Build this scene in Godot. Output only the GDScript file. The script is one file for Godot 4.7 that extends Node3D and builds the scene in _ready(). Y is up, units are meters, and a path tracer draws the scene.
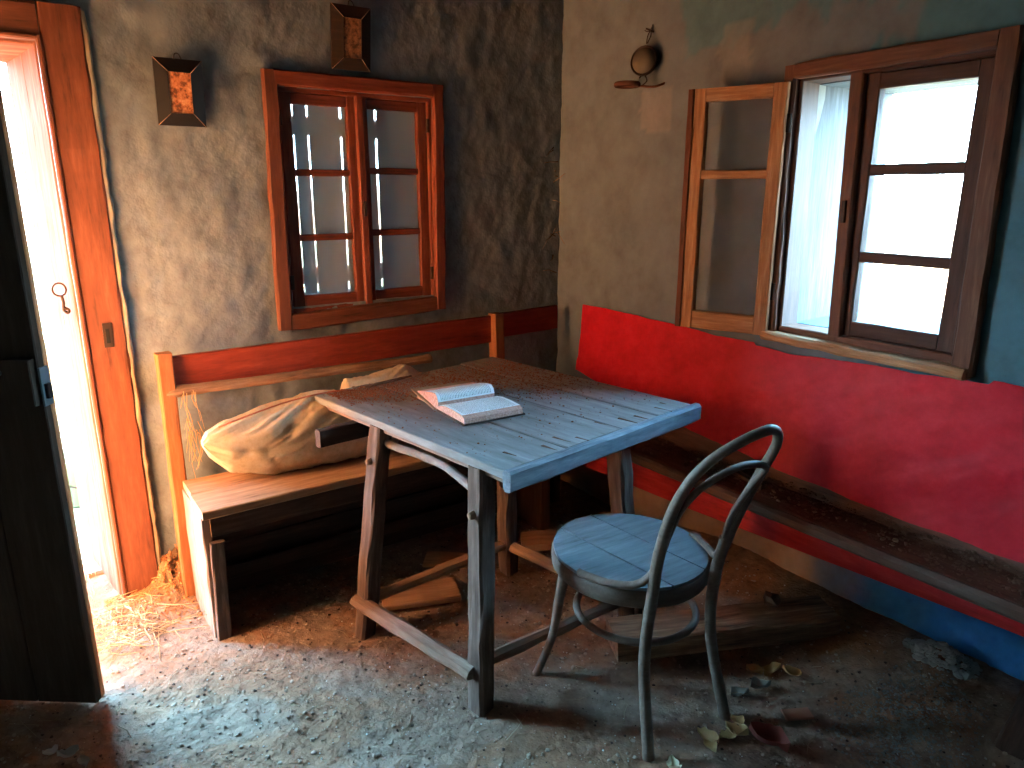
extends Node3D
# An old farmhouse room: corner with two windows, a door standing ajar, benches, a table and a bentwood chair.
# World axes: the corner of the room is x = 0, z = 0; the back wall is z = 0, the right wall is x = 0; y is up, metres.

var rng := RandomNumberGenerator.new()
var bump := FastNoiseLite.new()
var M := {}
var tex_cache := {}
var used_names := {}

# ------------------------------------------------------------------ nodes and metas
func numbered(called: String) -> String:
	if not used_names.has(called):
		used_names[called] = 0
		return called
	used_names[called] += 1
	return "%s_%03d" % [called, used_names[called]]

func tag(o: Node, label := "", category := "", group := "", kind := "") -> Node:
	if label: o.set_meta("label", label)
	if category: o.set_meta("category", category)
	if group: o.set_meta("group", group)
	if kind: o.set_meta("kind", kind)
	return o

func thing(called: String, at: Vector3, label: String, category: String, group := "", kind := "", turn := 0.0) -> Node3D:
	var o := Node3D.new()
	o.name = numbered(called)
	add_child(o)
	o.position = at
	o.rotation.y = turn
	tag(o, label, category, group, kind)
	return o

func chain(p: Node) -> Transform3D:
	var t := Transform3D()
	var n := p
	while n != null and n != self and n is Node3D:
		t = (n as Node3D).transform * t
		n = n.get_parent()
	return t

# world-space transform W for a mesh placed under a parent
func put(parent: Node, called: String, mesh: Mesh, mat: Material, w := Transform3D()) -> MeshInstance3D:
	var o := MeshInstance3D.new()
	o.mesh = mesh
	o.material_override = mat
	if parent == self:
		o.name = numbered(called)
		add_child(o)
		o.transform = w
	else:
		o.name = called
		parent.add_child(o, true)
		o.transform = chain(parent).affine_inverse() * w
	return o

# mesh given in the parent's own axes
func sub(parent: Node, called: String, mesh: Mesh, mat: Material, local := Transform3D()) -> MeshInstance3D:
	var o := MeshInstance3D.new()
	o.mesh = mesh
	o.material_override = mat
	o.name = called
	parent.add_child(o, true)
	o.transform = local
	return o

func struct(called: String, mesh: Mesh, mat: Material, label := "", category := "") -> MeshInstance3D:
	var o := put(self, called, mesh, mat)
	tag(o, label, category, "", "structure")
	return o

# ------------------------------------------------------------------ mesh helpers
func quad(st: SurfaceTool, a: Vector3, b: Vector3, c: Vector3, d: Vector3) -> void:
	for v in [a, b, c, a, c, d]:
		st.add_vertex(v)

func begin(smooth := -1) -> SurfaceTool:
	var st := SurfaceTool.new()
	st.begin(Mesh.PRIMITIVE_TRIANGLES)
	st.set_smooth_group(smooth)
	return st

func done(st: SurfaceTool) -> ArrayMesh:
	st.generate_normals()
	return st.commit()

func add_box(st: SurfaceTool, lo: Vector3, hi: Vector3) -> void:
	var p := []
	for i in 8:
		p.append(Vector3(hi.x if i & 1 else lo.x, hi.y if i & 2 else lo.y, hi.z if i & 4 else lo.z))
	quad(st, p[0], p[2], p[3], p[1])
	quad(st, p[4], p[5], p[7], p[6])
	quad(st, p[0], p[4], p[6], p[2])
	quad(st, p[1], p[3], p[7], p[5])
	quad(st, p[2], p[6], p[7], p[3])
	quad(st, p[0], p[1], p[5], p[4])

# a rough sawn board: length along local x, thickness along local y, width along local z
func board_mesh(l: float, t: float, w: float, wob := 0.0015, bev := 0.004, taper := 1.0, bow := 0.0, s := 0) -> ArrayMesh:
	var st := begin(-1)
	var n := maxi(1, int(l / 0.07))
	if wob <= 0.0 and bow == 0.0:
		n = 1
	var b := minf(bev, minf(t, w) * 0.35)
	var rings := []
	for i in n + 1:
		var u := float(i) / n
		var k := lerpf(1.0, taper, u)
		var hw := w * 0.5 * k
		var ht := t * 0.5 * lerpf(1.0, taper, u * 0.5)
		var ring := []
		var sec := [Vector2(-ht, -hw + b), Vector2(-ht + b, -hw), Vector2(ht - b, -hw), Vector2(ht, -hw + b), Vector2(ht, hw - b), Vector2(ht - b, hw), Vector2(-ht + b, hw), Vector2(-ht, hw - b)]
		for j in 8:
			var q: Vector2 = sec[j]
			var jx := bump.get_noise_3d(u * l * 900.0 + s * 371.0, j * 53.0 + (50.0 if j % 2 else 0.0), 7.0) * wob * 2.0
			var jy := bump.get_noise_3d(u * l * 900.0 - s * 211.0, j * 47.0, 91.0) * wob * 2.0
			ring.append(Vector3((u - 0.5) * l, q.x + jx + bow * sin(u * PI), q.y + jy))
		rings.append(ring)
	for i in n:
		for j in 8:
			var j2 := (j + 1) % 8
			quad(st, rings[i][j], rings[i + 1][j], rings[i + 1][j2], rings[i][j2])
	for e in [0, n]:
		for j in range(1, 7):
			if e == 0:
				for v in [rings[e][0], rings[e][j], rings[e][j + 1]]: st.add_vertex(v)
			else:
				for v in [rings[e][0], rings[e][j + 1], rings[e][j]]: st.add_vertex(v)
	return done(st)

# places board_mesh between two points; "up" is the direction of the thickness
func along(a: Vector3, b: Vector3, up: Vector3) -> Transform3D:
	var x := (b - a).normalized()
	var z := x.cross(up).normalized()
	var y := z.cross(x).normalized()
	return Transform3D(Basis(x, y, z), (a + b) * 0.5)

func board(parent: Node, called: String, a: Vector3, b: Vector3, width: float, thick: float, up: Vector3, mat: Material, wob := 0.0015, bev := 0.004, taper := 1.0, bow := 0.0) -> MeshInstance3D:
	return put(parent, called, board_mesh(a.distance_to(b), thick, width, wob, bev, taper, bow, rng.randi() % 100), mat, along(a, b, up))

func tube_mesh(pts: Array, radii: Array, sides := 10, rough := 0.0, flat := 1.0) -> ArrayMesh:
	var st := begin(0)
	add_tube(st, pts, radii, sides, rough, flat)
	return done(st)

func add_tube(st: SurfaceTool, pts: Array, radii: Array, sides := 10, rough := 0.0, flat := 1.0) -> void:
	var n := pts.size()
	var rings := []
	var t0: Vector3 = (pts[1] - pts[0]).normalized()
	var nrm := t0.cross(Vector3.UP if absf(t0.y) < 0.9 else Vector3.RIGHT).normalized()
	for i in n:
		var t: Vector3
		if i == 0: t = (pts[1] - pts[0]).normalized()
		elif i == n - 1: t = (pts[i] - pts[i - 1]).normalized()
		else: t = (pts[i + 1] - pts[i - 1]).normalized()
		nrm = (nrm - t * nrm.dot(t)).normalized()
		var bi := t.cross(nrm)
		var r: float = radii[i] if i < radii.size() else radii[radii.size() - 1]
		var ring := []
		for j in sides:
			var a := TAU * j / sides
			var k := r * (1.0 + rough * bump.get_noise_3d(i * 40.0 + r * 3000.0, j * 60.0, 3.0))
			ring.append(pts[i] + nrm * cos(a) * k + bi * sin(a) * k * flat)
		rings.append(ring)
	for i in n - 1:
		for j in sides:
			var j2 := (j + 1) % sides
			quad(st, rings[i][j], rings[i][j2], rings[i + 1][j2], rings[i + 1][j])
	for e in [0, n - 1]:
		for j in sides:
			var j2 := (j + 1) % sides
			var tri := [pts[e], rings[e][j2], rings[e][j]] if e == 0 else [pts[e], rings[e][j], rings[e][j2]]
			for v in tri: st.add_vertex(v)

func spline(pts: Array, per := 6, closed := false) -> Array:
	var out := []
	var n := pts.size()
	var last := n if closed else n - 1
	for i in last:
		var b: Vector3 = pts[i]
		var c: Vector3 = pts[(i + 1) % n]
		var a: Vector3 = pts[(i - 1 + n) % n] if closed or i > 0 else b * 2.0 - c
		var d: Vector3 = pts[(i + 2) % n] if closed or i + 2 < n else c * 2.0 - b
		for k in per:
			out.append(b.cubic_interpolate(c, a, d, float(k) / per))
	out.append(pts[0] if closed else pts[n - 1])
	return out

# a polygon in (x, y) pushed along z from z0 to z1
func extrude_mesh(poly: PackedVector2Array, z0: float, z1: float) -> ArrayMesh:
	var st := begin(-1)
	if Geometry2D.is_polygon_clockwise(poly):
		poly.reverse()
	var n := poly.size()
	for i in n:
		var a := poly[i]
		var b := poly[(i + 1) % n]
		quad(st, Vector3(a.x, a.y, z0), Vector3(a.x, a.y, z1), Vector3(b.x, b.y, z1), Vector3(b.x, b.y, z0))
	var idx := Geometry2D.triangulate_polygon(poly)
	for i in range(0, idx.size(), 3):
		var p := [poly[idx[i]], poly[idx[i + 1]], poly[idx[i + 2]]]
		var cw: bool = (p[1] - p[0]).cross(p[2] - p[0]) < 0.0
		var order := [0, 1, 2] if cw else [0, 2, 1]
		for k in order: st.add_vertex(Vector3(p[k].x, p[k].y, z1))
		for k in [order[0], order[2], order[1]]: st.add_vertex(Vector3(p[k].x, p[k].y, z0))
	return done(st)

func lathe_mesh(profile: Array, sides := 24) -> ArrayMesh:
	var st := begin(0)
	for i in profile.size() - 1:
		var p: Vector2 = profile[i]
		var q: Vector2 = profile[i + 1]
		for j in sides:
			var a := TAU * j / sides
			var b := TAU * (j + 1) / sides
			quad(st, Vector3(p.x * cos(a), p.y, p.x * sin(a)), Vector3(p.x * cos(b), p.y, p.x * sin(b)), Vector3(q.x * cos(b), q.y, q.x * sin(b)), Vector3(q.x * cos(a), q.y, q.x * sin(a)))
	return done(st)

func clod_mesh(s: int) -> ArrayMesh:
	var r := RandomNumberGenerator.new()
	r.seed = s
	var st := begin(-1)
	var rows := 4
	var cols := 6
	var g := []
	for i in rows + 1:
		var line := []
		for j in cols:
			var th := PI * i / rows
			var ph := TAU * (j + 0.5 * (i % 2)) / cols
			var k := r.randf_range(0.7, 1.15)
			if i == 0 or i == rows: k = 0.85
			line.append(Vector3(sin(th) * cos(ph), cos(th) * 0.7, sin(th) * sin(ph)) * k)
		if i == 0 or i == rows:
			for j in cols: line[j] = line[0]
		g.append(line)
	for i in rows:
		for j in cols:
			quad(st, g[i][j], g[i][(j + 1) % cols], g[i + 1][(j + 1) % cols], g[i + 1][j])
	return done(st)

# regular grid of points with holes; at(u, v) gives the point, tint(u, v) the colour
func skin(st: SurfaceTool, us: Array, vs: Array, at: Callable, tint: Callable, hole: Callable, flip := false) -> void:
	var base := []
	var nv := vs.size()
	var cols := []
	for i in us.size():
		for j in nv:
			base.append(at.call(us[i], vs[j]))
			cols.append(tint.call(us[i], vs[j]))
	st.set_smooth_group(0)
	for i in us.size() - 1:
		for j in nv - 1:
			if hole.call((us[i] + us[i + 1]) * 0.5, (vs[j] + vs[j + 1]) * 0.5): continue
			var k := [i * nv + j, (i + 1) * nv + j, (i + 1) * nv + j + 1, i * nv + j + 1]
			var o := [0, 1, 2, 0, 2, 3] if flip else [0, 2, 1, 0, 3, 2]
			for q in o:
				st.set_color(cols[k[q]])
				st.add_vertex(base[k[q]])

func steps(a: float, b: float, d: float, stops := []) -> Array:
	var marks := [a]
	for s in stops:
		if s > a and s < b: marks.append(s)
	marks.append(b)
	marks.sort()
	var out := []
	for i in marks.size() - 1:
		var n := maxi(1, int(ceil((marks[i + 1] - marks[i]) / d)))
		for k in n: out.append(lerpf(marks[i], marks[i + 1], float(k) / n))
	out.append(b)
	return out

# ------------------------------------------------------------------ materials
func srgb(r: float, g: float, b: float) -> Color:
	return Color(r / 255.0, g / 255.0, b / 255.0)

func noise_tex(s: int, freq: float, octaves: int, ramp: Array, kind := FastNoiseLite.TYPE_SIMPLEX_SMOOTH, side := 512) -> NoiseTexture2D:
	var n := FastNoiseLite.new()
	n.seed = s
	n.noise_type = kind
	n.frequency = freq
	n.fractal_type = FastNoiseLite.FRACTAL_FBM
	n.fractal_octaves = octaves
	n.fractal_gain = 0.72
	var t := NoiseTexture2D.new()
	t.width = side
	t.height = side
	t.seamless = true
	t.seamless_blend_skirt = 0.2
	t.noise = n
	if ramp.size():
		var g := Gradient.new()
		var offs := PackedFloat32Array()
		var cs := PackedColorArray()
		for i in ramp.size():
			offs.append(ramp[i][0])
			cs.append(ramp[i][1])
		g.offsets = offs
		g.colors = cs
		t.color_ramp = g
	return t

var grey_tex := {}
func grey(s: int, freq: float, octaves: int) -> NoiseTexture2D:
	var key := "%d_%f_%d" % [s, freq, octaves]
	if not grey_tex.has(key):
		grey_tex[key] = noise_tex(s, freq, octaves, [])
	return grey_tex[key]

# grain runs along local x
func wood(key: String, dark: Color, mid: Color, light: Color, rough := 0.75, relief := 0.12, grain := 5.0, spec := 0.3) -> StandardMaterial3D:
	if M.has(key): return M[key]
	var m := StandardMaterial3D.new()
	m.resource_name = key
	m.albedo_texture = noise_tex(hash(key) % 1000, 0.012, 6, [[0.0, dark], [0.28, mid.lerp(dark, 0.22)], [0.5, mid], [0.72, mid.lerp(light, 0.4)], [1.0, light]])
	m.uv1_triplanar = true
	m.uv1_scale = Vector3(0.45, grain, grain)
	m.uv1_offset = Vector3(randf_key(key), randf_key(key + "b"), randf_key(key + "c"))
	m.roughness = rough
	m.metallic_specular = spec
	if relief > 0.0:
		m.heightmap_enabled = true
		m.heightmap_texture = grey(7, 0.02, 6)
		m.heightmap_scale = relief
	M[key] = m
	return m

func randf_key(k: String) -> float:
	return float(hash(k) % 997) / 997.0

func plain(key: String, c: Color, rough := 0.8, metal := 0.0, spec := 0.4) -> StandardMaterial3D:
	if M.has(key): return M[key]
	var m := StandardMaterial3D.new()
	m.resource_name = key
	m.albedo_color = c
	m.roughness = rough
	m.metallic = metal
	m.metallic_specular = spec
	M[key] = m
	return m

func mottled(key: String, ramp: Array, scale: float, freq := 0.01, octaves := 6, rough := 0.9, relief := 0.0, relief_freq := 0.02, vertex := false, world := false) -> StandardMaterial3D:
	if M.has(key): return M[key]
	var m := StandardMaterial3D.new()
	m.resource_name = key
	m.albedo_texture = noise_tex(hash(key) % 1000, freq, octaves, ramp)
	m.uv1_triplanar = true
	m.uv1_world_triplanar = world
	m.uv1_scale = Vector3.ONE * scale
	m.roughness = rough
	m.metallic_specular = 0.3
	m.vertex_color_use_as_albedo = vertex
	if relief > 0.0:
		m.heightmap_enabled = true
		m.heightmap_texture = grey(11, relief_freq, 7)
		m.heightmap_scale = relief
	M[key] = m
	return m

func glass(key: String, c: Color, rough := 0.4) -> StandardMaterial3D:
	if M.has(key): return M[key]
	var m := StandardMaterial3D.new()
	m.resource_name = key
	m.transparency = BaseMaterial3D.TRANSPARENCY_ALPHA
	m.albedo_color = c
	m.roughness = rough
	m.metallic_specular = 0.5
	M[key] = m
	return m

func lin(r: float, g: float, b: float) -> Color:
	return Color(r, g, b)

# ------------------------------------------------------------------ build
func _ready() -> void:
	rng.seed = 4711
	bump.seed = 5
	bump.frequency = 0.01
	camera_and_light()
	materials()
	shell()
	outside()
	door_frame()
	door_leaf()
	back_window()
	right_window()
	back_bench()
	right_bench()
	red_cloth()
	table()
	chair()
	sacks()
	book()
	wall_things()
	floor_things()
	litter()

func camera_and_light() -> void:
	var cam := Camera3D.new()
	cam.name = "camera"
	add_child(cam)
	cam.position = Vector3(-2.276, 1.5, 2.845)
	cam.rotation_degrees = Vector3(-15.0, -35.0, 0.0)
	cam.fov = 56.14
	cam.near = 0.05
	cam.far = 200.0
	cam.current = true
	var we := WorldEnvironment.new()
	we.name = "world"
	var env := Environment.new()
	env.background_mode = Environment.BG_SKY
	var sky := Sky.new()
	var sm := ProceduralSkyMaterial.new()
	sm.sky_top_color = Color(0.44, 0.71, 0.90)
	sm.sky_horizon_color = Color(0.71, 0.88, 0.97)
	sm.sky_curve = 0.25
	sm.ground_bottom_color = Color(0.35, 0.33, 0.28)
	sm.ground_horizon_color = Color(0.5, 0.5, 0.48)
	sm.energy_multiplier = 150.0
	sky.sky_material = sm
	env.sky = sky
	env.tonemap_mode = Environment.TONE_MAPPER_LINEAR
	env.tonemap_exposure = 1.06
	env.sdfgi_enabled = true
	env.ssao_enabled = true
	env.ssil_enabled = true
	we.environment = env
	add_child(we)
	var sun := DirectionalLight3D.new()
	sun.name = "sun"
	add_child(sun)
	sun.look_at_from_position(Vector3.ZERO, Vector3(-0.12, -0.42, 0.85))
	sun.light_color = Color(1.0, 0.93, 0.82)
	sun.light_energy = 78.0
	sun.light_angular_distance = 0.6
	sun.shadow_enabled = true
	sun.sky_mode = DirectionalLight3D.SKY_MODE_LIGHT_ONLY

func materials() -> void:
	M.plaster = mottled("plaster", [[0.08, srgb(200, 195, 188)], [0.4, srgb(223, 220, 215)], [0.6, srgb(229, 227, 223)], [0.92, srgb(246, 245, 242)]], 0.8, 0.022, 7, 0.92, 0.30, 0.03, true, true)
	M.smooth_plaster = mottled("smooth_plaster", [[0.08, srgb(204, 199, 192)], [0.5, srgb(226, 223, 218)], [0.92, srgb(242, 240, 236)]], 0.6, 0.012, 7, 0.9, 0.10, 0.02, true, true)
	M.dirt = mottled("dirt", [[0.05, srgb(150, 136, 124)], [0.35, srgb(200, 191, 182)], [0.65, srgb(216, 208, 199)], [0.95, srgb(246, 242, 236)]], 1.1, 0.03, 7, 0.97, 0.5, 0.05, true, true)
	# painted frames
	wood("orange_paint", srgb(60, 35, 26), srgb(93, 52, 36), srgb(116, 72, 52), 0.6, 0.04, 4.0)
	wood("rosy_paint", srgb(84, 50, 40), srgb(110, 70, 58), srgb(134, 102, 92), 0.95, 0.04, 3.0, 0.08)
	wood("red_paint", srgb(72, 34, 24), srgb(108, 52, 35), srgb(130, 74, 52), 0.5, 0.04, 4.0)
	wood("brown_frame", srgb(62, 38, 28), srgb(100, 63, 46), srgb(128, 88, 66), 0.6, 0.05, 5.0)
	wood("dark_frame", srgb(44, 28, 22), srgb(74, 47, 37), srgb(98, 66, 50), 0.6, 0.04, 5.0)
	wood("pine", srgb(96, 62, 42), srgb(164, 118, 82), srgb(196, 158, 120), 0.75, 0.12, 6.0)
	wood("white_board", srgb(58, 58, 58), srgb(90, 92, 96), srgb(112, 115, 120), 0.75, 0.06, 6.0)
	wood("bench_wood", srgb(104, 76, 56), srgb(146, 112, 84), srgb(172, 142, 114), 0.75, 0.03, 4.0)
	wood("bench_end", srgb(76, 60, 50), srgb(116, 98, 86), srgb(142, 130, 122), 0.8, 0.06, 4.0)
	wood("bench_orange", srgb(96, 58, 34), srgb(132, 82, 50), srgb(150, 102, 68), 0.65, 0.06, 4.0)
	wood("rail_red", srgb(70, 26, 18), srgb(118, 44, 28), srgb(146, 66, 42), 0.45, 0.05, 3.0)
	wood("old_stick", srgb(44, 30, 23), srgb(122, 92, 70), srgb(178, 148, 118), 0.85, 0.2, 5.0)
	wood("table_top", srgb(90, 76, 70), srgb(158, 148, 142), srgb(190, 184, 180), 0.7, 0.12, 5.0)
	wood("table_edge", srgb(58, 64, 72), srgb(100, 109, 117), srgb(134, 142, 148), 0.65, 0.15, 3.0)
	wood("table_leg", srgb(46, 34, 28), srgb(84, 66, 56), srgb(122, 106, 96), 0.8, 0.1, 4.0)
	wood("grey_branch", srgb(80, 70, 64), srgb(120, 111, 104), srgb(150, 142, 136), 0.8, 0.15, 3.0)
	wood("chair_wood", srgb(62, 52, 45), srgb(98, 84, 74), srgb(126, 112, 102), 0.55, 0.03, 4.0)
	wood("seat_wood", srgb(78, 83, 86), srgb(106, 113, 116), srgb(130, 136, 139), 0.65, 0.02, 4.0)
	wood("dark_wood", srgb(36, 24, 20), srgb(64, 46, 38), srgb(92, 70, 58), 0.75, 0.12, 4.0)
	wood("seat_brown", srgb(70, 46, 36), srgb(108, 74, 58), srgb(136, 98, 76), 0.8, 0.15, 4.0)
	wood("nose_brown", srgb(64, 46, 38), srgb(98, 78, 66), srgb(124, 104, 90), 0.8, 0.08, 4.0)
	wood("splinter_wood", srgb(48, 34, 28), srgb(84, 58, 44), srgb(116, 84, 64), 0.85, 0.0, 4.0)
	wood("stretcher_wood", srgb(70, 52, 42), srgb(118, 94, 78), srgb(148, 126, 110), 0.8, 0.08, 4.0)
	wood("red_edge", srgb(110, 22, 22), srgb(168, 34, 34), srgb(190, 60, 56), 0.6, 0.06, 3.0)
	wood("leaf_inside", srgb(50, 42, 37), srgb(66, 56, 49), srgb(82, 71, 63), 0.9, 0.0, 4.0, 0.1)
	wood("leaf_outside", srgb(172, 112, 70), srgb(204, 144, 98), srgb(214, 160, 116), 0.6, 0.05, 4.0)
	wood("ceiling_wood", srgb(50, 40, 32), srgb(78, 62, 50), srgb(100, 82, 66), 0.85, 0.1, 4.0)
	plain("iron", srgb(52, 40, 34), 0.55, 0.7)
	plain("steel", srgb(120, 128, 134), 0.4, 0.9)
	plain("black_gap", srgb(14, 12, 11), 0.9)
	glass("dusty_pane", Color(0.80, 0.87, 0.89, 0.5), 0.35)
	glass("thin_dust_pane", Color(0.62, 0.68, 0.70, 0.16), 0.3)
	glass("clear_pane", Color(0.9, 0.95, 0.97, 0.05), 0.05)

# ------------------------------------------------------------------ the room shell
const T := 0.45     # thickness of the back wall
const TR := 0.56     # thickness of the right wall
const CEIL := 2.48
const XL := -3.2
const ZF := 4.3

func bumps(u: float, v: float, s: float) -> float:
	return 0.010 * bump.get_noise_3d(u * 260.0, v * 200.0, s) + 0.009 * bump.get_noise_3d(u * 900.0, v * 620.0, s + 40.0) + 0.0035 * bump.get_noise_3d(u * 3000.0, v * 2200.0, s + 80.0)

func paint_back(u: float, v: float) -> Color:
	# one grey blue lime wash, brushed on unevenly
	var n := bump.get_noise_3d(u * 300.0, v * 220.0, 500.0)
	var n2 := bump.get_noise_3d(u * 1400.0, v * 1000.0, 540.0)
	var n3 := bump.get_noise_3d(u * 4200.0, v * 3000.0, 570.0)
	var c := lin(0.19, 0.225, 0.25)
	return c * (1.0 + 0.16 * n + 0.14 * n2 + 0.12 * n3)

func paint_right(w: float, v: float) -> Color:
	var n := bump.get_noise_3d(w * 300.0, v * 220.0, 700.0)
	var n2 := bump.get_noise_3d(w * 1400.0, v * 1000.0, 740.0)
	var c := lin(0.172, 0.206, 0.238)
	# teal wash beside and above the window
	var teal := smoothstep(-0.015, 0.015, (w - 1.62) + 0.25 * n + 0.08 * n2)
	var teal_top := smoothstep(-0.015, 0.02, minf((v - 2.02) + 0.16 * n + 0.06 * n2, (w - 0.8) + 0.4 * n + 0.08 * n2))
	c = c.lerp(lin(0.10, 0.21, 0.26), clampf(teal + teal_top * 0.8, 0.0, 1.0))
	# pale patches where something hung
	if absf(w - 0.61) < 0.085 + 0.03 * n2 and absf(v - 1.82) < 0.075 + 0.03 * n: c = c.lerp(lin(0.30, 0.29, 0.30), 0.55)
	if absf(w - 1.0) < 0.07 + 0.03 * n2 and absf(v - 1.95) < 0.13 + 0.03 * n: c = c.lerp(lin(0.29, 0.29, 0.28), 0.4)
	# under the bench: grey, then bright blue wash, mud along the foot
	if v < 0.42:
		var b := smoothstep(-0.02, 0.02, w - 1.45 + 0.3 * n + 0.12 * n2)
		c = lin(0.24, 0.27, 0.29).lerp(lin(0.05, 0.26, 0.60), b)
		c = c * (1.0 + 0.5 * bump.get_noise_3d(w * 2600.0, v * 2600.0, 770.0) * absf(n2) * 2.0)
		var mud := smoothstep(-0.015, 0.015, (0.24 - v) + 0.06 * n + 0.02 * n2) * (1.0 - smoothstep(1.55, 1.75, w + 0.2 * n))
		c = c.lerp(lin(0.34, 0.22, 0.13), mud * 0.85)
	return c * (1.0 + 0.08 * n2)

func ground(x: float, z: float) -> float:
	var h := 0.012 * bump.get_noise_3d(x * 150.0, z * 150.0, 900.0) + 0.007 * bump.get_noise_3d(x * 600.0, z * 600.0, 930.0) + 0.004 * bump.get_noise_3d(x * 1900.0, z * 1900.0, 960.0) + 0.003 * bump.get_noise_3d(x * 4200.0, z * 4200.0, 990.0)
	h += 0.105 * smoothstep(-0.55, 0.02, x) * smoothstep(0.5, 1.2, z)
	h += 0.03 * smoothstep(0.35, 0.0, z) * smoothstep(-2.3, -1.9, x) * smoothstep(-1.5, -1.85, x)
	h += 0.10 * smoothstep(0.24, -0.02, z) * exp(-pow((x + 1.915) / 0.075, 2.0)) * (1.0 + 0.9 * bump.get_noise_2d(x * 3000.0, z * 3000.0))
	return h

func paint_floor(x: float, z: float) -> Color:
	var n := bump.get_noise_3d(x * 250.0, z * 250.0, 300.0)
	var n2 := bump.get_noise_3d(x * 1500.0, z * 1500.0, 330.0)
	var c := lin(0.33, 0.25, 0.195)
	c = c.lerp(lin(0.33, 0.165, 0.085), smoothstep(0.02, 0.28, 0.10 + n * 0.7 + 0.2 * n2) * 0.6)
	c = c.lerp(lin(0.27, 0.175, 0.11), smoothstep(0.02, 0.06, 0.17 - absf(x + 2.0) * 0.6 - z * 0.35 + 0.04 * n2))
	# orange clay washed down from the wall under the low bench
	c = c.lerp(lin(0.36, 0.19, 0.095), smoothstep(-0.04, 0.05, x + 0.30 + 0.14 * n + 0.05 * n2) * smoothstep(1.95, 1.7, z + 0.3 * n))
	return c * (1.0 + 0.2 * n2)

func shell() -> void:
	# back wall with the doorway and a window
	var st := begin(-1)
	var dl := -3.0
	var dr := -2.09
	var dt := 1.975
	var wl := -1.36
	var wr := -0.70
	var wb := 1.05
	var wt := 1.875
	skin(st, steps(XL, 0.02, 0.017, [dl, dr, wl, wr]), steps(-0.02, CEIL, 0.017, [dt, wb, wt]),
		func(u, v): return Vector3(u, v, bumps(u, v, 0.0) - 0.004),
		paint_back,
		func(u, v): return (u > dl and u < dr and v < dt) or (u > wl and u < wr and v > wb and v < wt), true)
	st.set_smooth_group(-1)
	st.set_color(lin(0.34, 0.33, 0.31))
	var z0 := -T
	var z1 := -0.022
	add_box(st, Vector3(XL - 0.3, -0.2, z0), Vector3(dl, CEIL + 0.1, z1))
	add_box(st, Vector3(dl, dt, z0), Vector3(dr, CEIL + 0.1, z1))
	add_box(st, Vector3(dr, -0.2, z0), Vector3(wl, CEIL + 0.1, z1))
	add_box(st, Vector3(wl, -0.2, z0), Vector3(wr, wb, z1))
	add_box(st, Vector3(wl, wt, z0), Vector3(wr, CEIL + 0.1, z1))
	add_box(st, Vector3(wr, -0.2, z0), Vector3(TR, CEIL + 0.1, z1))
	struct("wall_back", done(st), M.plaster, "uneven plaster wall with the doorway and the closed window, grey blue and unevenly brushed", "wall")
	# right wall with the open window
	st = begin(-1)
	var ra := 1.285
	var rb := 1.905
	var rl := 1.02
	var rt := 1.875
	skin(st, steps(-0.02, ZF, 0.017, [ra, rb]), steps(-0.02, CEIL, 0.017, [rl, rt]),
		func(u, v): return Vector3(-bumps(u, v, 200.0) * 0.45 + 0.003, v, u),
		paint_right,
		func(u, v): return u > ra and u < rb and v > rl and v < rt, true)
	st.set_smooth_group(-1)
	st.set_color(lin(0.36, 0.36, 0.35))
	add_box(st, Vector3(0.022, -0.2, -0.022), Vector3(TR, CEIL + 0.1, ra))
	add_box(st, Vector3(0.022, -0.2, ra), Vector3(TR, rl, rb))
	add_box(st, Vector3(0.022, rt, ra), Vector3(TR, CEIL + 0.1, rb))
	add_box(st, Vector3(0.022, -0.2, rb), Vector3(TR, CEIL + 0.1, ZF + 0.3))
	struct("wall_right", done(st), M.smooth_plaster, "plaster wall with the open casement window, grey with teal and blue wash", "wall")
	# the walls behind the camera
	st = begin(-1)
	st.set_color(lin(0.25, 0.25, 0.24))
	add_box(st, Vector3(XL - 0.3, -0.2, -0.022), Vector3(XL, CEIL + 0.1, ZF + 0.3))
	struct("wall_left", done(st), M.plaster, "plain plaster wall beside the door hinge", "wall")
	st = begin(-1)
	st.set_color(lin(0.25, 0.25, 0.24))
	add_box(st, Vector3(XL, -0.2, ZF), Vector3(0.022, CEIL + 0.1, ZF + 0.3))
	struct("wall_front", done(st), M.plaster, "plain plaster wall opposite the closed window", "wall")
	# earth floor
	st = begin(-1)
	skin(st, steps(XL, 0.05, 0.0135, []), steps(-T, ZF, 0.0135, []),
		func(u, v): return Vector3(u, ground(u, v), v), paint_floor, func(_u, _v): return false, true)
	st.set_smooth_group(-1)
	st.set_color(lin(0.3, 0.25, 0.2))
	add_box(st, Vector3(XL - 0.3, -0.3, -T), Vector3(TR, -0.04, ZF + 0.3))
	struct("floor", done(st), M.dirt, "trodden earth floor, dusty grey brown and uneven", "floor")
	# ceiling of boards
	var c := thing("ceiling", Vector3(XL * 0.5, CEIL, ZF * 0.5), "low ceiling of dark boards", "ceiling", "", "structure")
	st = begin(-1)
	add_box(st, Vector3(XL - 0.3, CEIL + 0.03, -T), Vector3(TR, CEIL + 0.2, ZF + 0.3))
	put(c, "deck", done(st), M.ceiling_wood)
	var x := XL
	while x < -0.05:
		var w := minf(0.24, 0.0 - x)
		board(c, "ceiling_board", Vector3(x + w * 0.5, CEIL + 0.015, -0.02), Vector3(x + w * 0.5, CEIL + 0.015, ZF), w - 0.008, 0.03, Vector3.UP, M.ceiling_wood, 0.0)
		x += w

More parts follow.
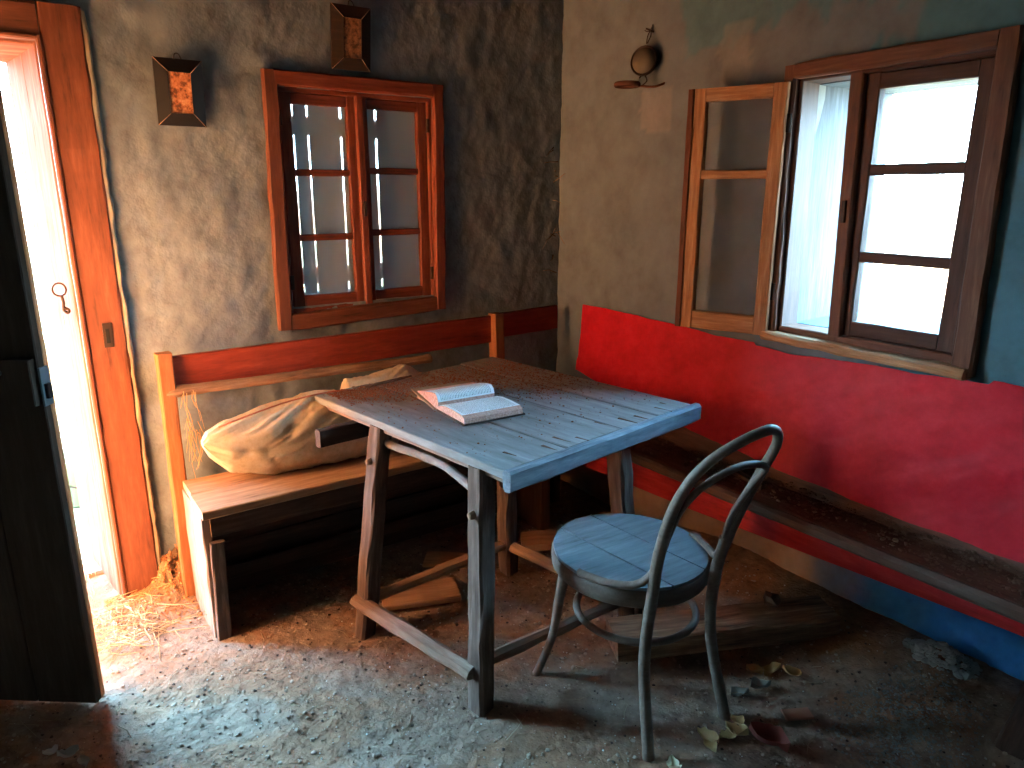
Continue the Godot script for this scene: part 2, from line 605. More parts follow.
# ------------------------------------------------------------------ what lies outside
func outside() -> void:
	var grass := mottled("dry_grass", [[0.1, srgb(66, 62, 44)], [0.5, srgb(104, 98, 74)], [0.9, srgb(140, 132, 104)]], 0.7, 0.02, 6, 0.95, 0.6, 0.03, false, true)
	var st := begin(-1)
	var f := func(u, v):
		var h := -0.05 + 0.05 * bump.get_noise_2d(u * 60.0, v * 60.0)
		if v < -2.0: h += 0.12 * (-2.0 - v) * smoothstep(-2.0, -5.0, v) * smoothstep(6.0, 2.0, u)
		if u > 1.2: h -= 0.10 * (u - 1.2)
		return Vector3(u, h, v)
	var white := func(_u, _v): return Color.WHITE
	skin(st, steps(-9.0, 16.0, 0.4, [TR]), steps(-9.0, 12.0, 0.4, [-T]), f, white, func(u, v): return u < TR and u > XL - 0.3 and v > -T and v < ZF + 0.3, true)
	var g := put(self, "outside_ground", done(st), grass)
	tag(g, "dry grassy ground rising outside the doorway", "ground", "", "structure")
	# pale blocks stacked outside the doorway
	var stone := mottled("pale_stone", [[0.1, srgb(176, 150, 112)], [0.5, srgb(206, 184, 148)], [0.9, srgb(226, 210, 180)]], 2.0, 0.015, 5, 0.9, 0.3)
	var y := 0.0
	for k in 4:
		var h := 0.17 + 0.02 * (k % 2)
		var b := put(self, "stone_block", board_mesh(0.55, h, 0.3, 0.004, 0.02, 1.0, 0.0, k), stone, Transform3D(Basis(Vector3.UP, 0.1 * k - 0.15), Vector3(-2.22 + 0.03 * k, y + h * 0.5 - 0.02, -2.0)))
		tag(b, ["lowest pale stone block in the pile outside the doorway", "second pale stone block from the ground in the pile outside", "third pale stone block from the ground in the pile outside", "topmost pale stone block of the pile outside the doorway"][k], "block", "stone blocks piled outside the doorway")
		y += h + 0.004
	var bucket := thing("bucket", Vector3(-2.12, -0.04, -1.25), "grey green bucket on the grass outside the doorway", "bucket")
	put(bucket, "pail", lathe_mesh([Vector2(0.0, 0.0), Vector2(0.10, 0.0), Vector2(0.13, 0.24), Vector2(0.137, 0.245), Vector2(0.134, 0.25), Vector2(0.125, 0.24), Vector2(0.095, 0.02), Vector2(0.0, 0.02)]), plain("bucket_green", srgb(92, 108, 84), 0.6), Transform3D(Basis(), Vector3(-2.12, -0.04, -1.25)))
	put(bucket, "handle", tube_mesh(spline([Vector3(-2.25, 0.19, -1.25), Vector3(-2.2, 0.1, -1.17), Vector3(-2.12, 0.07, -1.12), Vector3(-2.04, 0.1, -1.17), Vector3(-1.99, 0.19, -1.25)]), [0.004], 6), M.iron)
	# eaves of the roof
	st = begin(-1)
	add_box(st, Vector3(TR - 0.02, 2.36, -T - 0.85), Vector3(TR + 0.25, 2.42, ZF + 0.3))
	add_box(st, Vector3(XL - 0.3, 2.36, -T - 0.85), Vector3(TR, 2.42, -T + 0.02))
	tag(put(self, "roof_eave", done(st), M.ceiling_wood), "dark boarded roof eave over the outer walls", "eave", "", "structure")
	# bare shrub outside the open window
	var shrub := thing("bare_shrub", Vector3(2.4, -0.15, 2.3), "leafless twiggy shrub outside the open window", "shrub")
	var bark := plain("bark", srgb(64, 52, 44), 0.9)
	for k in 9:
		st = begin(0)
		var a := rng.randf_range(0, TAU)
		var lean := rng.randf_range(0.15, 0.6)
		var top := Vector3(cos(a) * lean, rng.randf_range(1.4, 2.3), sin(a) * lean)
		var o := Vector3(2.4, -0.15, 2.3)
		var mid := top * 0.5 + Vector3(rng.randf_range(-0.1, 0.1), 0, rng.randf_range(-0.1, 0.1))
		add_tube(st, spline([o, o + mid, o + top], 5), [0.012, 0.012, 0.011, 0.010, 0.009, 0.008, 0.007, 0.006, 0.005, 0.004, 0.003], 5)
		for t in 5:
			var s: Vector3 = o + top * rng.randf_range(0.4, 0.9)
			var e: Vector3 = s + Vector3(rng.randf_range(-0.35, 0.35), rng.randf_range(0.1, 0.45), rng.randf_range(-0.35, 0.35))
			add_tube(st, [s, (s + e) * 0.5 + Vector3(0, 0.03, 0), e], [0.004, 0.003, 0.002], 4)
		put(shrub, "branch", done(st), bark)

# ------------------------------------------------------------------ door
func door_frame() -> void:
	var f := thing("trim_1", Vector3(-2.55, 0.0, 0.0), "orange painted door frame with wide flat casing and rosy inner jamb", "door frame", "", "structure")
	# casing boards on the wall face
	board(f, "casing", Vector3(-2.02, -0.01, 0.012), Vector3(-2.018, 2.06, 0.012), 0.118, 0.034, Vector3(0, 0, 1), M.orange_paint, 0.003, 0.006)
	board(f, "casing", Vector3(-3.06, -0.01, 0.012), Vector3(-3.06, 2.06, 0.012), 0.12, 0.034, Vector3(0, 0, 1), M.orange_paint, 0.003, 0.006)
	board(f, "casing", Vector3(-3.0, 2.005, 0.012), Vector3(-2.08, 2.005, 0.012), 0.105, 0.032, Vector3(0, 0, 1), M.orange_paint, 0.003, 0.006)
	# bead round the opening
	board(f, "bead", Vector3(-2.084, 0.0, 0.016), Vector3(-2.084, 1.962, 0.016), 0.016, 0.046, Vector3(0, 0, 1), M.orange_paint, 0.001, 0.005)
	board(f, "bead", Vector3(-3.0, 1.957, 0.016), Vector3(-2.09, 1.957, 0.016), 0.016, 0.046, Vector3(0, 0, 1), M.orange_paint, 0.001, 0.005)
	# jamb lining, slightly splayed
	board(f, "jamb", Vector3(-2.0945, -0.01, -0.10), Vector3(-2.0945, 1.96, -0.10), 0.21, 0.034, Vector3(-1, 0, 0.135), M.rosy_paint, 0.001, 0.004)
	board(f, "jamb", Vector3(-2.128, -0.01, -0.325), Vector3(-2.128, 1.96, -0.325), 0.26, 0.034, Vector3(-1, 0, 0.16), M.rosy_paint, 0.002, 0.006)
	board(f, "jamb", Vector3(-3.0, -0.01, -0.22), Vector3(-3.0, 1.96, -0.22), 0.44, 0.034, Vector3(1, 0, 0), M.rosy_paint, 0.001, 0.004)
	board(f, "head_jamb", Vector3(-2.99, 1.955, -0.22), Vector3(-2.08, 1.955, -0.22), 0.44, 0.034, Vector3.UP, M.rosy_paint, 0.001, 0.004)
	board(f, "threshold", Vector3(-2.99, 0.0, -0.33), Vector3(-2.13, 0.0, -0.33), 0.2, 0.05, Vector3.UP, M.old_stick, 0.004, 0.01)
	# strike box let into the casing
	var s := board(f, "strike_plate", Vector3(-2.016, 0.975, 0.031), Vector3(-2.014, 1.06, 0.031), 0.03, 0.005, Vector3(0, 0, 1), M.iron, 0.0, 0.001)
	put(s, "slot", board_mesh(0.05, 0.004, 0.012, 0.0, 0.0005), M.black_gap, along(Vector3(-2.016, 0.99, 0.0335), Vector3(-2.016, 1.04, 0.0335), Vector3(0, 0, 1)))
	# ragged edge of plaster along the casing
	var pb := []
	for k in 60:
		pb.append(Vector3(-1.955 + 0.005 * bump.get_noise_2d(k * 40.0, 3.0), 2.05 * k / 59.0, 0.012))
	var pr := []
	for k in 60: pr.append(0.011 + 0.006 * bump.get_noise_2d(k * 70.0, 40.0))
	put(f, "plaster_edge", tube_mesh(pb, pr, 7, 0.5), plain("pale_plaster", srgb(168, 152, 126), 0.95))
	# iron ring and hook on the jamb
	var cx := -2.112
	var ring := []
	for k in 17:
		var a := TAU * k / 16
		ring.append(Vector3(cx - 0.022 + 0.020 * cos(a), 1.178 + 0.022 * sin(a), -0.03))
	put(f, "ring", tube_mesh(ring, [0.0035], 6), M.iron)
	put(f, "hook", tube_mesh(spline([Vector3(cx - 0.018, 1.156, -0.028), Vector3(cx - 0.016, 1.135, -0.026), Vector3(cx - 0.018, 1.110, -0.026), Vector3(cx - 0.008, 1.098, -0.026), Vector3(cx - 0.004, 1.108, -0.026), Vector3(cx - 0.020, 1.12, -0.024)]), [0.0055], 6), M.iron)

func door_leaf() -> void:
	var free := Vector3(-2.232, 0.0, 0.608)
	var d := Vector3(-0.793, 0.0, -0.609).normalized()
	var n := Vector3(0.609, 0.0, -0.793).normalized()     # towards the outside
	var hinge := free + d * 0.93
	var leaf := thing("door_1", hinge, "dark plank door leaf standing ajar into the room, orange outside", "door", "", "structure")
	var w := 0.93 / 5.0
	for k in 5:
		var c := free + d * (w * (k + 0.5))
		board(leaf, "plank", Vector3(c.x, 0.012, c.z), Vector3(c.x, 1.95, c.z), w - 0.003, 0.026, n, M.leaf_inside, 0.0008, 0.003)
		var c2 := c + n * 0.022
		board(leaf, "outer_plank", Vector3(c2.x, 0.012, c2.z), Vector3(c2.x, 1.95, c2.z), w - 0.003, 0.018, n, M.leaf_outside, 0.0008, 0.003)
	# rim lock and latch
	var lk := free + d * 0.045 - n * 0.026 + Vector3(0, 0, 0)
	var box := board(leaf, "lock_case", lk + Vector3(0, 0.95, 0), lk + Vector3(0, 1.075, 0), 0.075, 0.026, n, M.leaf_inside, 0.0, 0.003)
	var e := free - d * 0.002 - n * 0.002
	board(leaf, "latch_plate", e + Vector3(0, 0.945, 0), e + Vector3(0, 1.05, 0), 0.034, 0.006, d, plain("grey_iron", srgb(96, 110, 116), 0.5, 0.6), 0.0, 0.001)
	var e2 := free - d * 0.008 - n * 0.002
	board(leaf, "latch_tongue", e2 + Vector3(0, 0.965, 0), e2 + Vector3(0, 1.005, 0), 0.018, 0.012, d, M.black_gap, 0.0, 0.002)
	var hd := free + d * 0.11 - n * 0.045
	put(leaf, "door_handle", tube_mesh(spline([hd + n * 0.03 + Vector3(0, 1.035, 0), hd + Vector3(0, 1.035, 0), hd - n * 0.012 + d * 0.02 + Vector3(0, 1.034, 0), hd - n * 0.012 + d * 0.10 + Vector3(0, 1.03, 0)]), [0.008], 8), plain("grey_iron", Color.GRAY))
	if box: pass

# ------------------------------------------------------------------ windows
# a sash in a plane: o = lower corner, ux = unit vector along its width, n = normal; rows = heights of the panes' edges
func sash(parent: Node, called: String, o: Vector3, ux: Vector3, n: Vector3, w: float, h: float, stile: float, rails: Array, thick: float, mat: Material, pane_mat: Material, bar_w := 0.026) -> MeshInstance3D:
	var up := Vector3.UP
	var s := board(parent, called, o + ux * stile * 0.5, o + ux * stile * 0.5 + up * h, stile, thick, n, mat, 0.0012, 0.004)
	board(s, "stile", o + ux * (w - stile * 0.5), o + ux * (w - stile * 0.5) + up * h, stile, thick, n, mat, 0.0012, 0.004)
	var lo: float = rails[0]
	var hi: float = rails[rails.size() - 1]
	board(s, "rail", o + ux * stile + up * lo * 0.5, o + ux * (w - stile) + up * lo * 0.5, lo, thick, n, mat, 0.0012, 0.004)
	board(s, "rail", o + ux * stile + up * (hi + h) * 0.5, o + ux * (w - stile) + up * (hi + h) * 0.5, h - hi, thick, n, mat, 0.0012, 0.004)
	for k in range(1, rails.size() - 1):
		board(s, "glazing_bar", o + ux * stile + up * rails[k], o + ux * (w - stile) + up * rails[k], bar_w, thick * 0.85, n, mat, 0.0012, 0.004)
	for k in rails.size() - 1:
		var a: float = rails[k] - 0.004
		var b: float = rails[k + 1] + 0.004
		var c: Vector3 = o + ux * stile * 0.9 + up * (a + b) * 0.5 - n * thick * 0.12
		var e: Vector3 = o + ux * (w - stile * 0.9) + up * (a + b) * 0.5 - n * thick * 0.12
		board(s, "pane", c, e, b - a, 0.003, n, pane_mat, 0.0, 0.0003)
	return s

func back_window() -> void:
	var w := thing("window_1", Vector3(-1.03, 1.0, 0.0), "closed six-pane window in an orange red painted frame", "window", "", "structure")
	var m: Material = M.red_paint
	var N := Vector3(0, 0, 1)
	# flat outer frame
	board(w, "outer_frame", Vector3(-1.392, 0.965, -0.004), Vector3(-1.375, 1.93, -0.004), 0.055, 0.05, N, M.orange_paint, 0.003, 0.006)
	board(w, "outer_frame", Vector3(-0.685, 0.985, -0.004), Vector3(-0.672, 1.93, -0.004), 0.05, 0.05, N, m, 0.003, 0.006)
	board(w, "outer_frame", Vector3(-1.36, 1.905, -0.004), Vector3(-0.70, 1.905, -0.004), 0.055, 0.05, N, m, 0.003, 0.006)
	board(w, "outer_frame", Vector3(-1.37, 0.992, -0.004), Vector3(-0.705, 1.012, -0.004), 0.066, 0.05, N, M.orange_paint, 0.003, 0.006)
	# frame in the depth of the wall
	board(w, "lining", Vector3(-1.362, 1.02, -0.05), Vector3(-1.35, 1.89, -0.05), 0.085, 0.022, Vector3(1, 0, 0), m, 0.001)
	board(w, "lining", Vector3(-0.703, 1.02, -0.05), Vector3(-0.703, 1.89, -0.05), 0.085, 0.022, Vector3(1, 0, 0), m, 0.001)
	board(w, "lining", Vector3(-1.35, 1.871, -0.05), Vector3(-0.70, 1.871, -0.05), 0.085, 0.022, Vector3.UP, m, 0.001)
	board(w, "lining", Vector3(-1.35, 1.034, -0.05), Vector3(-0.70, 1.034, -0.05), 0.085, 0.022, Vector3.UP, m, 0.001)
	sash(w, "sash", Vector3(-1.342, 1.045, -0.034), Vector3(1, 0, 0), N, 0.315, 0.815, 0.046, [0.045, 0.275, 0.525, 0.775], 0.036, m, M.dusty_pane)
	sash(w, "sash", Vector3(-1.027, 1.045, -0.040), Vector3(1, 0, 0), N, 0.315, 0.815, 0.046, [0.045, 0.285, 0.535, 0.775], 0.036, m, M.dusty_pane)
	board(w, "cover_strip", Vector3(-1.024, 1.035, -0.008), Vector3(-1.024, 1.862, -0.008), 0.034, 0.022, N, m, 0.001, 0.005)
	for h in [1.12, 1.74]:
		board(w, "hinge", Vector3(-1.345, h, -0.010), Vector3(-1.345, h + 0.055, -0.010), 0.016, 0.012, N, M.iron, 0.0, 0.003)
		board(w, "hinge", Vector3(-0.712, h, -0.012), Vector3(-0.712, h + 0.055, -0.012), 0.016, 0.012, N, M.iron, 0.0, 0.003)
	board(w, "catch", Vector3(-1.024, 1.40, 0.006), Vector3(-1.024, 1.46, 0.006), 0.014, 0.008, N, M.iron, 0.0, 0.002)
	# board shutter closing the outer side, with gaps
	var sh := thing("window_shutter", Vector3(-1.03, 1.0, -0.40), "weathered board shutter closing the outside of the six-pane window", "shutter")
	var xs := [-1.40, -1.155, -1.09, -0.937, -0.765, -0.66]
	for k in 5:
		# the boards lap like shingles: each one's left edge stands further in than its neighbour
		var bw: float = xs[k + 1] - xs[k]
		board(sh, "shutter_board", Vector3((xs[k] + xs[k + 1]) * 0.5, 1.0, -0.425), Vector3((xs[k] + xs[k + 1]) * 0.5 + 0.004, 1.92, -0.425), (bw + 0.004) * sqrt(1.0 + pow(0.03 / bw, 2.0)), 0.008, Vector3(0.03 / bw, 0, 1), M.dark_wood, 0.001, 0.002)
	for h in [1.12, 1.78]:
		board(sh, "batten", Vector3(-1.38, h, -0.465), Vector3(-0.66, h, -0.465), 0.08, 0.022, N, M.grey_branch, 0.002)

func right_window() -> void:
	var w := thing("window_2", Vector3(0.0, 1.0, 1.6), "deep casement window with brown frame, one leaf swung open", "window", "", "structure")
	var m: Material = M.brown_frame
	var N := Vector3(-1, 0, 0)
	board(w, "outer_frame", Vector3(-0.004, 0.985, 1.262), Vector3(-0.004, 1.905, 1.252), 0.045, 0.05, N, m, 0.003, 0.006)
	board(w, "outer_frame", Vector3(-0.004, 0.975, 1.922), Vector3(-0.004, 1.915, 1.906), 0.058, 0.05, N, m, 0.003, 0.006)
	board(w, "outer_frame", Vector3(-0.004, 1.885, 1.27), Vector3(-0.004, 1.892, 1.88), 0.05, 0.05, N, m, 0.003, 0.006)
	board(w, "window_board", Vector3(-0.02, 0.995, 1.25), Vector3(-0.016, 0.985, 1.94), 0.075, 0.032, Vector3.UP, M.pine, 0.004, 0.008)
	# inner frame
	board(w, "lining", Vector3(0.045, 1.0, 1.284), Vector3(0.045, 1.89, 1.278), 0.10, 0.026, Vector3(0, 0, 1), M.dark_frame, 0.001)
	board(w, "lining", Vector3(0.045, 1.0, 1.892), Vector3(0.045, 1.89, 1.884), 0.10, 0.026, Vector3(0, 0, 1), M.dark_frame, 0.001)
	board(w, "lining", Vector3(0.045, 1.868, 1.29), Vector3(0.045, 1.868, 1.885), 0.10, 0.03, Vector3.UP, M.dark_frame, 0.001)
	board(w, "lining", Vector3(0.045, 1.012, 1.29), Vector3(0.045, 1.012, 1.885), 0.10, 0.034, Vector3.UP, m, 0.001)
	# the leaf that is shut
	sash(w, "sash", Vector3(0.035, 1.03, 1.495), Vector3(0, 0, 1), N, 0.382, 0.822, 0.052, [0.05, 0.262, 0.535, 0.775], 0.038, M.dark_frame, M.clear_pane, 0.034)
	board(w, "cover_strip", Vector3(0.008, 1.0, 1.502), Vector3(0.008, 1.868, 1.478), 0.045, 0.026, N, m, 0.001, 0.005)
	board(w, "catch", Vector3(-0.008, 1.40, 1.49), Vector3(-0.008, 1.47, 1.488), 0.014, 0.01, N, M.iron, 0.0, 0.002)
	# the leaf that stands open against the wall
	var hinge := Vector3(-0.03, 0.992, 1.262)
	var ux := Vector3(-0.105, 0, -0.30).normalized()
	var nn := Vector3(-0.30, 0, 0.105).normalized()
	sash(w, "open_sash", hinge, ux, nn, 0.335, 0.86, 0.05, [0.065, 0.565, 0.815], 0.036, M.pine, M.thin_dust_pane, 0.03)
	board(w, "edge_strip", hinge + ux * 0.340 + nn * 0.002 + Vector3(0, 0.0, 0), hinge + ux * 0.340 + nn * 0.002 + Vector3(0, 0.86, 0), 0.022, 0.044, nn, M.orange_paint, 0.001, 0.003)
	board(w, "edge_strip", hinge + ux * 0.34 - nn * 0.022, hinge + ux * 0.34 - nn * 0.022 + Vector3(0, 0.862, 0), 0.03, 0.014, nn, M.red_paint, 0.001, 0.003)
	for h in [0.13, 0.70]:
		board(w, "hinge", hinge + Vector3(0.004, h, 0.004), hinge + Vector3(0.004, h + 0.06, 0.004), 0.018, 0.02, nn, M.iron, 0.0, 0.004)
	# boards lining the deep reveal
	board(w, "reveal_board", Vector3(0.328, 1.02, 1.283), Vector3(0.328, 1.88, 1.279), 0.466, 0.024, Vector3(-0.03, 0, 1), M.white_board, 0.0008, 0.002)
	board(w, "reveal_board", Vector3(0.328, 1.02, 1.902), Vector3(0.328, 1.88, 1.902), 0.466, 0.024, Vector3(0.03, 0, 1), M.white_board, 0.0008, 0.002)
	board(w, "reveal_head", Vector3(0.33, 1.862, 1.28), Vector3(0.33, 1.862, 1.92), 0.46, 0.024, Vector3.UP, M.white_board, 0.001, 0.002)
	board(w, "reveal_sill", Vector3(0.335, 1.022, 1.28), Vector3(0.335, 1.022, 1.92), 0.47, 0.03, Vector3(-0.03, 1, 0), plain("sill_paint", srgb(80, 100, 108), 0.7), 0.001, 0.002)

# ------------------------------------------------------------------ benches
func back_bench() -> void:
	var b := thing("wooden_bench", Vector3(-1.05, 0.0, 0.32), "long wooden bench with red brown back rail along the window wall", "bench")
	board(b, "seat_board", Vector3(-1.865, 0.471, 0.405), Vector3(-0.27, 0.471, 0.405), 0.185, 0.03, Vector3.UP, M.bench_wood, 0.0015, 0.004)
	board(b, "seat_board", Vector3(-1.86, 0.470, 0.237), Vector3(-0.27, 0.470, 0.237), 0.145, 0.03, Vector3.UP, M.bench_wood, 0.0015, 0.004)
	board(b, "apron", Vector3(-1.84, 0.418, 0.465), Vector3(-0.30, 0.418, 0.465), 0.075, 0.024, Vector3(0, 0, 1), M.dark_wood, 0.0015, 0.003)
	board(b, "end_panel", Vector3(-1.85, -0.02, 0.315), Vector3(-1.85, 0.455, 0.315), 0.29, 0.03, Vector3(1, 0, 0), M.bench_end, 0.004, 0.004)
	board(b, "end_panel", Vector3(-0.424, -0.02, 0.315), Vector3(-0.424, 0.455, 0.315), 0.26, 0.03, Vector3(1, 0, 0), M.bench_orange, 0.002, 0.004)
	board(b, "leg", Vector3(-1.838, -0.02, 0.475), Vector3(-1.825, 0.36, 0.470), 0.045, 0.026, Vector3(0, 0, 1), M.table_leg, 0.002, 0.004)
	board(b, "leg", Vector3(-0.424, -0.02, 0.45), Vector3(-0.424, 0.455, 0.45), 0.055, 0.03, Vector3(0, 0, 1), M.bench_orange, 0.002, 0.004)
	board(b, "upright", Vector3(-1.875, -0.02, 0.15), Vector3(-1.862, 0.948, 0.105), 0.05, 0.062, Vector3(0, 0, 1), M.bench_orange, 0.0015, 0.004)
	board(b, "upright", Vector3(-0.452, -0.02, 0.15), Vector3(-0.445, 0.955, 0.10), 0.05, 0.062, Vector3(0, 0, 1), M.bench_orange, 0.0015, 0.004)
	board(b, "back_rail", Vector3(-1.845, 0.868, 0.095), Vector3(-0.47, 0.882, 0.085), 0.125, 0.024, Vector3(0, 0, 1), M.rail_red, 0.0012, 0.004)
	board(b, "back_rail", Vector3(-0.428, 0.892, 0.085), Vector3(-0.075, 0.9, 0.08), 0.115, 0.024, Vector3(0, 0, 1), M.rail_red, 0.0012, 0.004)
	# rough half-round slat under the back rail
	put(b, "slat", tube_mesh(spline([Vector3(-1.885, 0.798, 0.125), Vector3(-1.83, 0.808, 0.125), Vector3(-1.6, 0.803, 0.118), Vector3(-1.3, 0.80, 0.115), Vector3(-0.95, 0.79, 0.112), Vector3(-0.80, 0.79, 0.112)], 8), [0.006, 0.010, 0.015, 0.018, 0.020, 0.022, 0.022, 0.022, 0.022, 0.022, 0.021, 0.020, 0.020], 8, 0.25), M.old_stick)
	for k in 2:
		board(b, "back_board", Vector3(-1.83, 0.11 + 0.215 * k, 0.19), Vector3(-0.44, 0.11 + 0.215 * k, 0.19), 0.21, 0.02, Vector3(0, 0, 1), M.dark_wood, 0.002, 0.003)
	board(b, "stretcher", Vector3(-1.83, 0.12, 0.25), Vector3(-0.44, 0.12, 0.25), 0.05, 0.025, Vector3(0, 0, 1), M.dark_wood, 0.002)

func right_bench() -> void:
	var b := thing("wall_bench", Vector3(-0.13, 0.0, 1.6), "low brown bench board with a red front edge along the red cloth", "bench")
	board(b, "seat_board", Vector3(-0.110, 0.420, 0.12), Vector3(-0.094, 0.420, 2.75), 0.19, 0.03, Vector3.UP, M.seat_brown, 0.003, 0.006)
	board(b, "front_board", Vector3(-0.226, 0.414, 0.12), Vector3(-0.204, 0.420, 2.75), 0.032, 0.044, Vector3.UP, M.nose_brown, 0.002, 0.012)
	board(b, "back_strip", Vector3(-0.014, 0.50, 0.12), Vector3(-0.014, 0.50, 2.75), 0.14, 0.018, Vector3(-1, 0, 0), M.seat_brown, 0.002, 0.003)
	var poly := PackedVector2Array([Vector2(0.15, 0.27), Vector2(1.15, 0.302), Vector2(2.2, 0.36), Vector2(2.75, 0.38), Vector2(2.75, 0.402), Vector2(0.15, 0.396)])
	put(b, "red_apron", extrude_mesh(poly, -0.010, 0.010), M.red_edge, Transform3D(Basis(Vector3(0.008, 0, 1), Vector3.UP, Vector3(-1, 0, 0.008)), Vector3(-0.222, 0, 0)))
	board(b, "leg", Vector3(-0.255, -0.02, 2.29), Vector3(-0.19, 0.355, 2.33), 0.085, 0.05, Vector3(-1, 0, 0), M.dark_wood, 0.004, 0.008, 0.8)
	board(b, "leg", Vector3(-0.19, -0.02, 0.22), Vector3(-0.19, 0.40, 0.22), 0.07, 0.05, Vector3(-1, 0, 0), M.dark_wood, 0.003, 0.006)

func red_cloth() -> void:
	var st := begin(0)
	var us := steps(0.215, 2.75, 0.012, [])
	var vs := steps(0.0, 1.0, 0.025, [])
	var f := func(u: float, v: float, side: float) -> Vector3:
		var top := 0.962 + 0.012 * sin(u * 4.0) + 0.010 * bump.get_noise_2d(u * 300.0, 5.0)
		if u > 1.2 and u < 2.0: top -= 0.012
		var bot := 0.487 + 0.17 * pow(clampf((2.2 - u) / 2.0, 0.0, 1.0), 2.2) + 0.008 * bump.get_noise_2d(u * 400.0, 55.0)
		var y := lerpf(bot, top, v)
		var slack := 0.012 + 0.034 * pow(1.0 - v, 1.5)
		var fold := 0.006 * bump.get_noise_2d(u * 180.0 + v * 90.0, v * 60.0 - u * 40.0) + 0.004 * bump.get_noise_2d(u * 420.0 - v * 300.0, v * 160.0 + 77.0)
		fold += 0.0014 * pow(1.0 - absf(bump.get_noise_2d(u * 260.0 + v * 420.0, v * 150.0 - u * 260.0 + 30.0)), 8.0) + 0.0012 * pow(1.0 - absf(bump.get_noise_2d(u * 330.0 - v * 260.0, v * 260.0 + 530.0)), 8.0)
		var z := u + 0.006 * bump.get_noise_2d(v * 200.0, 9.0) * smoothstep(0.5, 0.2, u)
		return Vector3(-slack - fold * (0.5 + 0.5 * (1.0 - v)) - 0.004 + side, y, z)
	var white := func(_u, _v): return Color.WHITE
	var no := func(_u, _v): return false
	skin(st, us, vs, func(u, v): return f.call(u, v, -0.0015), white, no, true)
	skin(st, us, vs, func(u, v): return f.call(u, v, 0.0015), white, no, false)
	var m := StandardMaterial3D.new()
	m.resource_name = "red_oilcloth"
	m.albedo_texture = noise_tex(77, 0.01, 5, [[0.1, srgb(170, 18, 32)], [0.5, srgb(188, 22, 38)], [0.9, srgb(198, 36, 50)]])
	m.uv1_triplanar = true
	m.uv1_scale = Vector3.ONE * 1.2
	m.roughness = 0.5
	m.metallic_specular = 0.3
	M.red_oilcloth = m
	var o := put(self, "red_wall_cloth", done(st), m)
	tag(o, "bright red oilcloth hung along the wall above the low bench", "wall cloth")

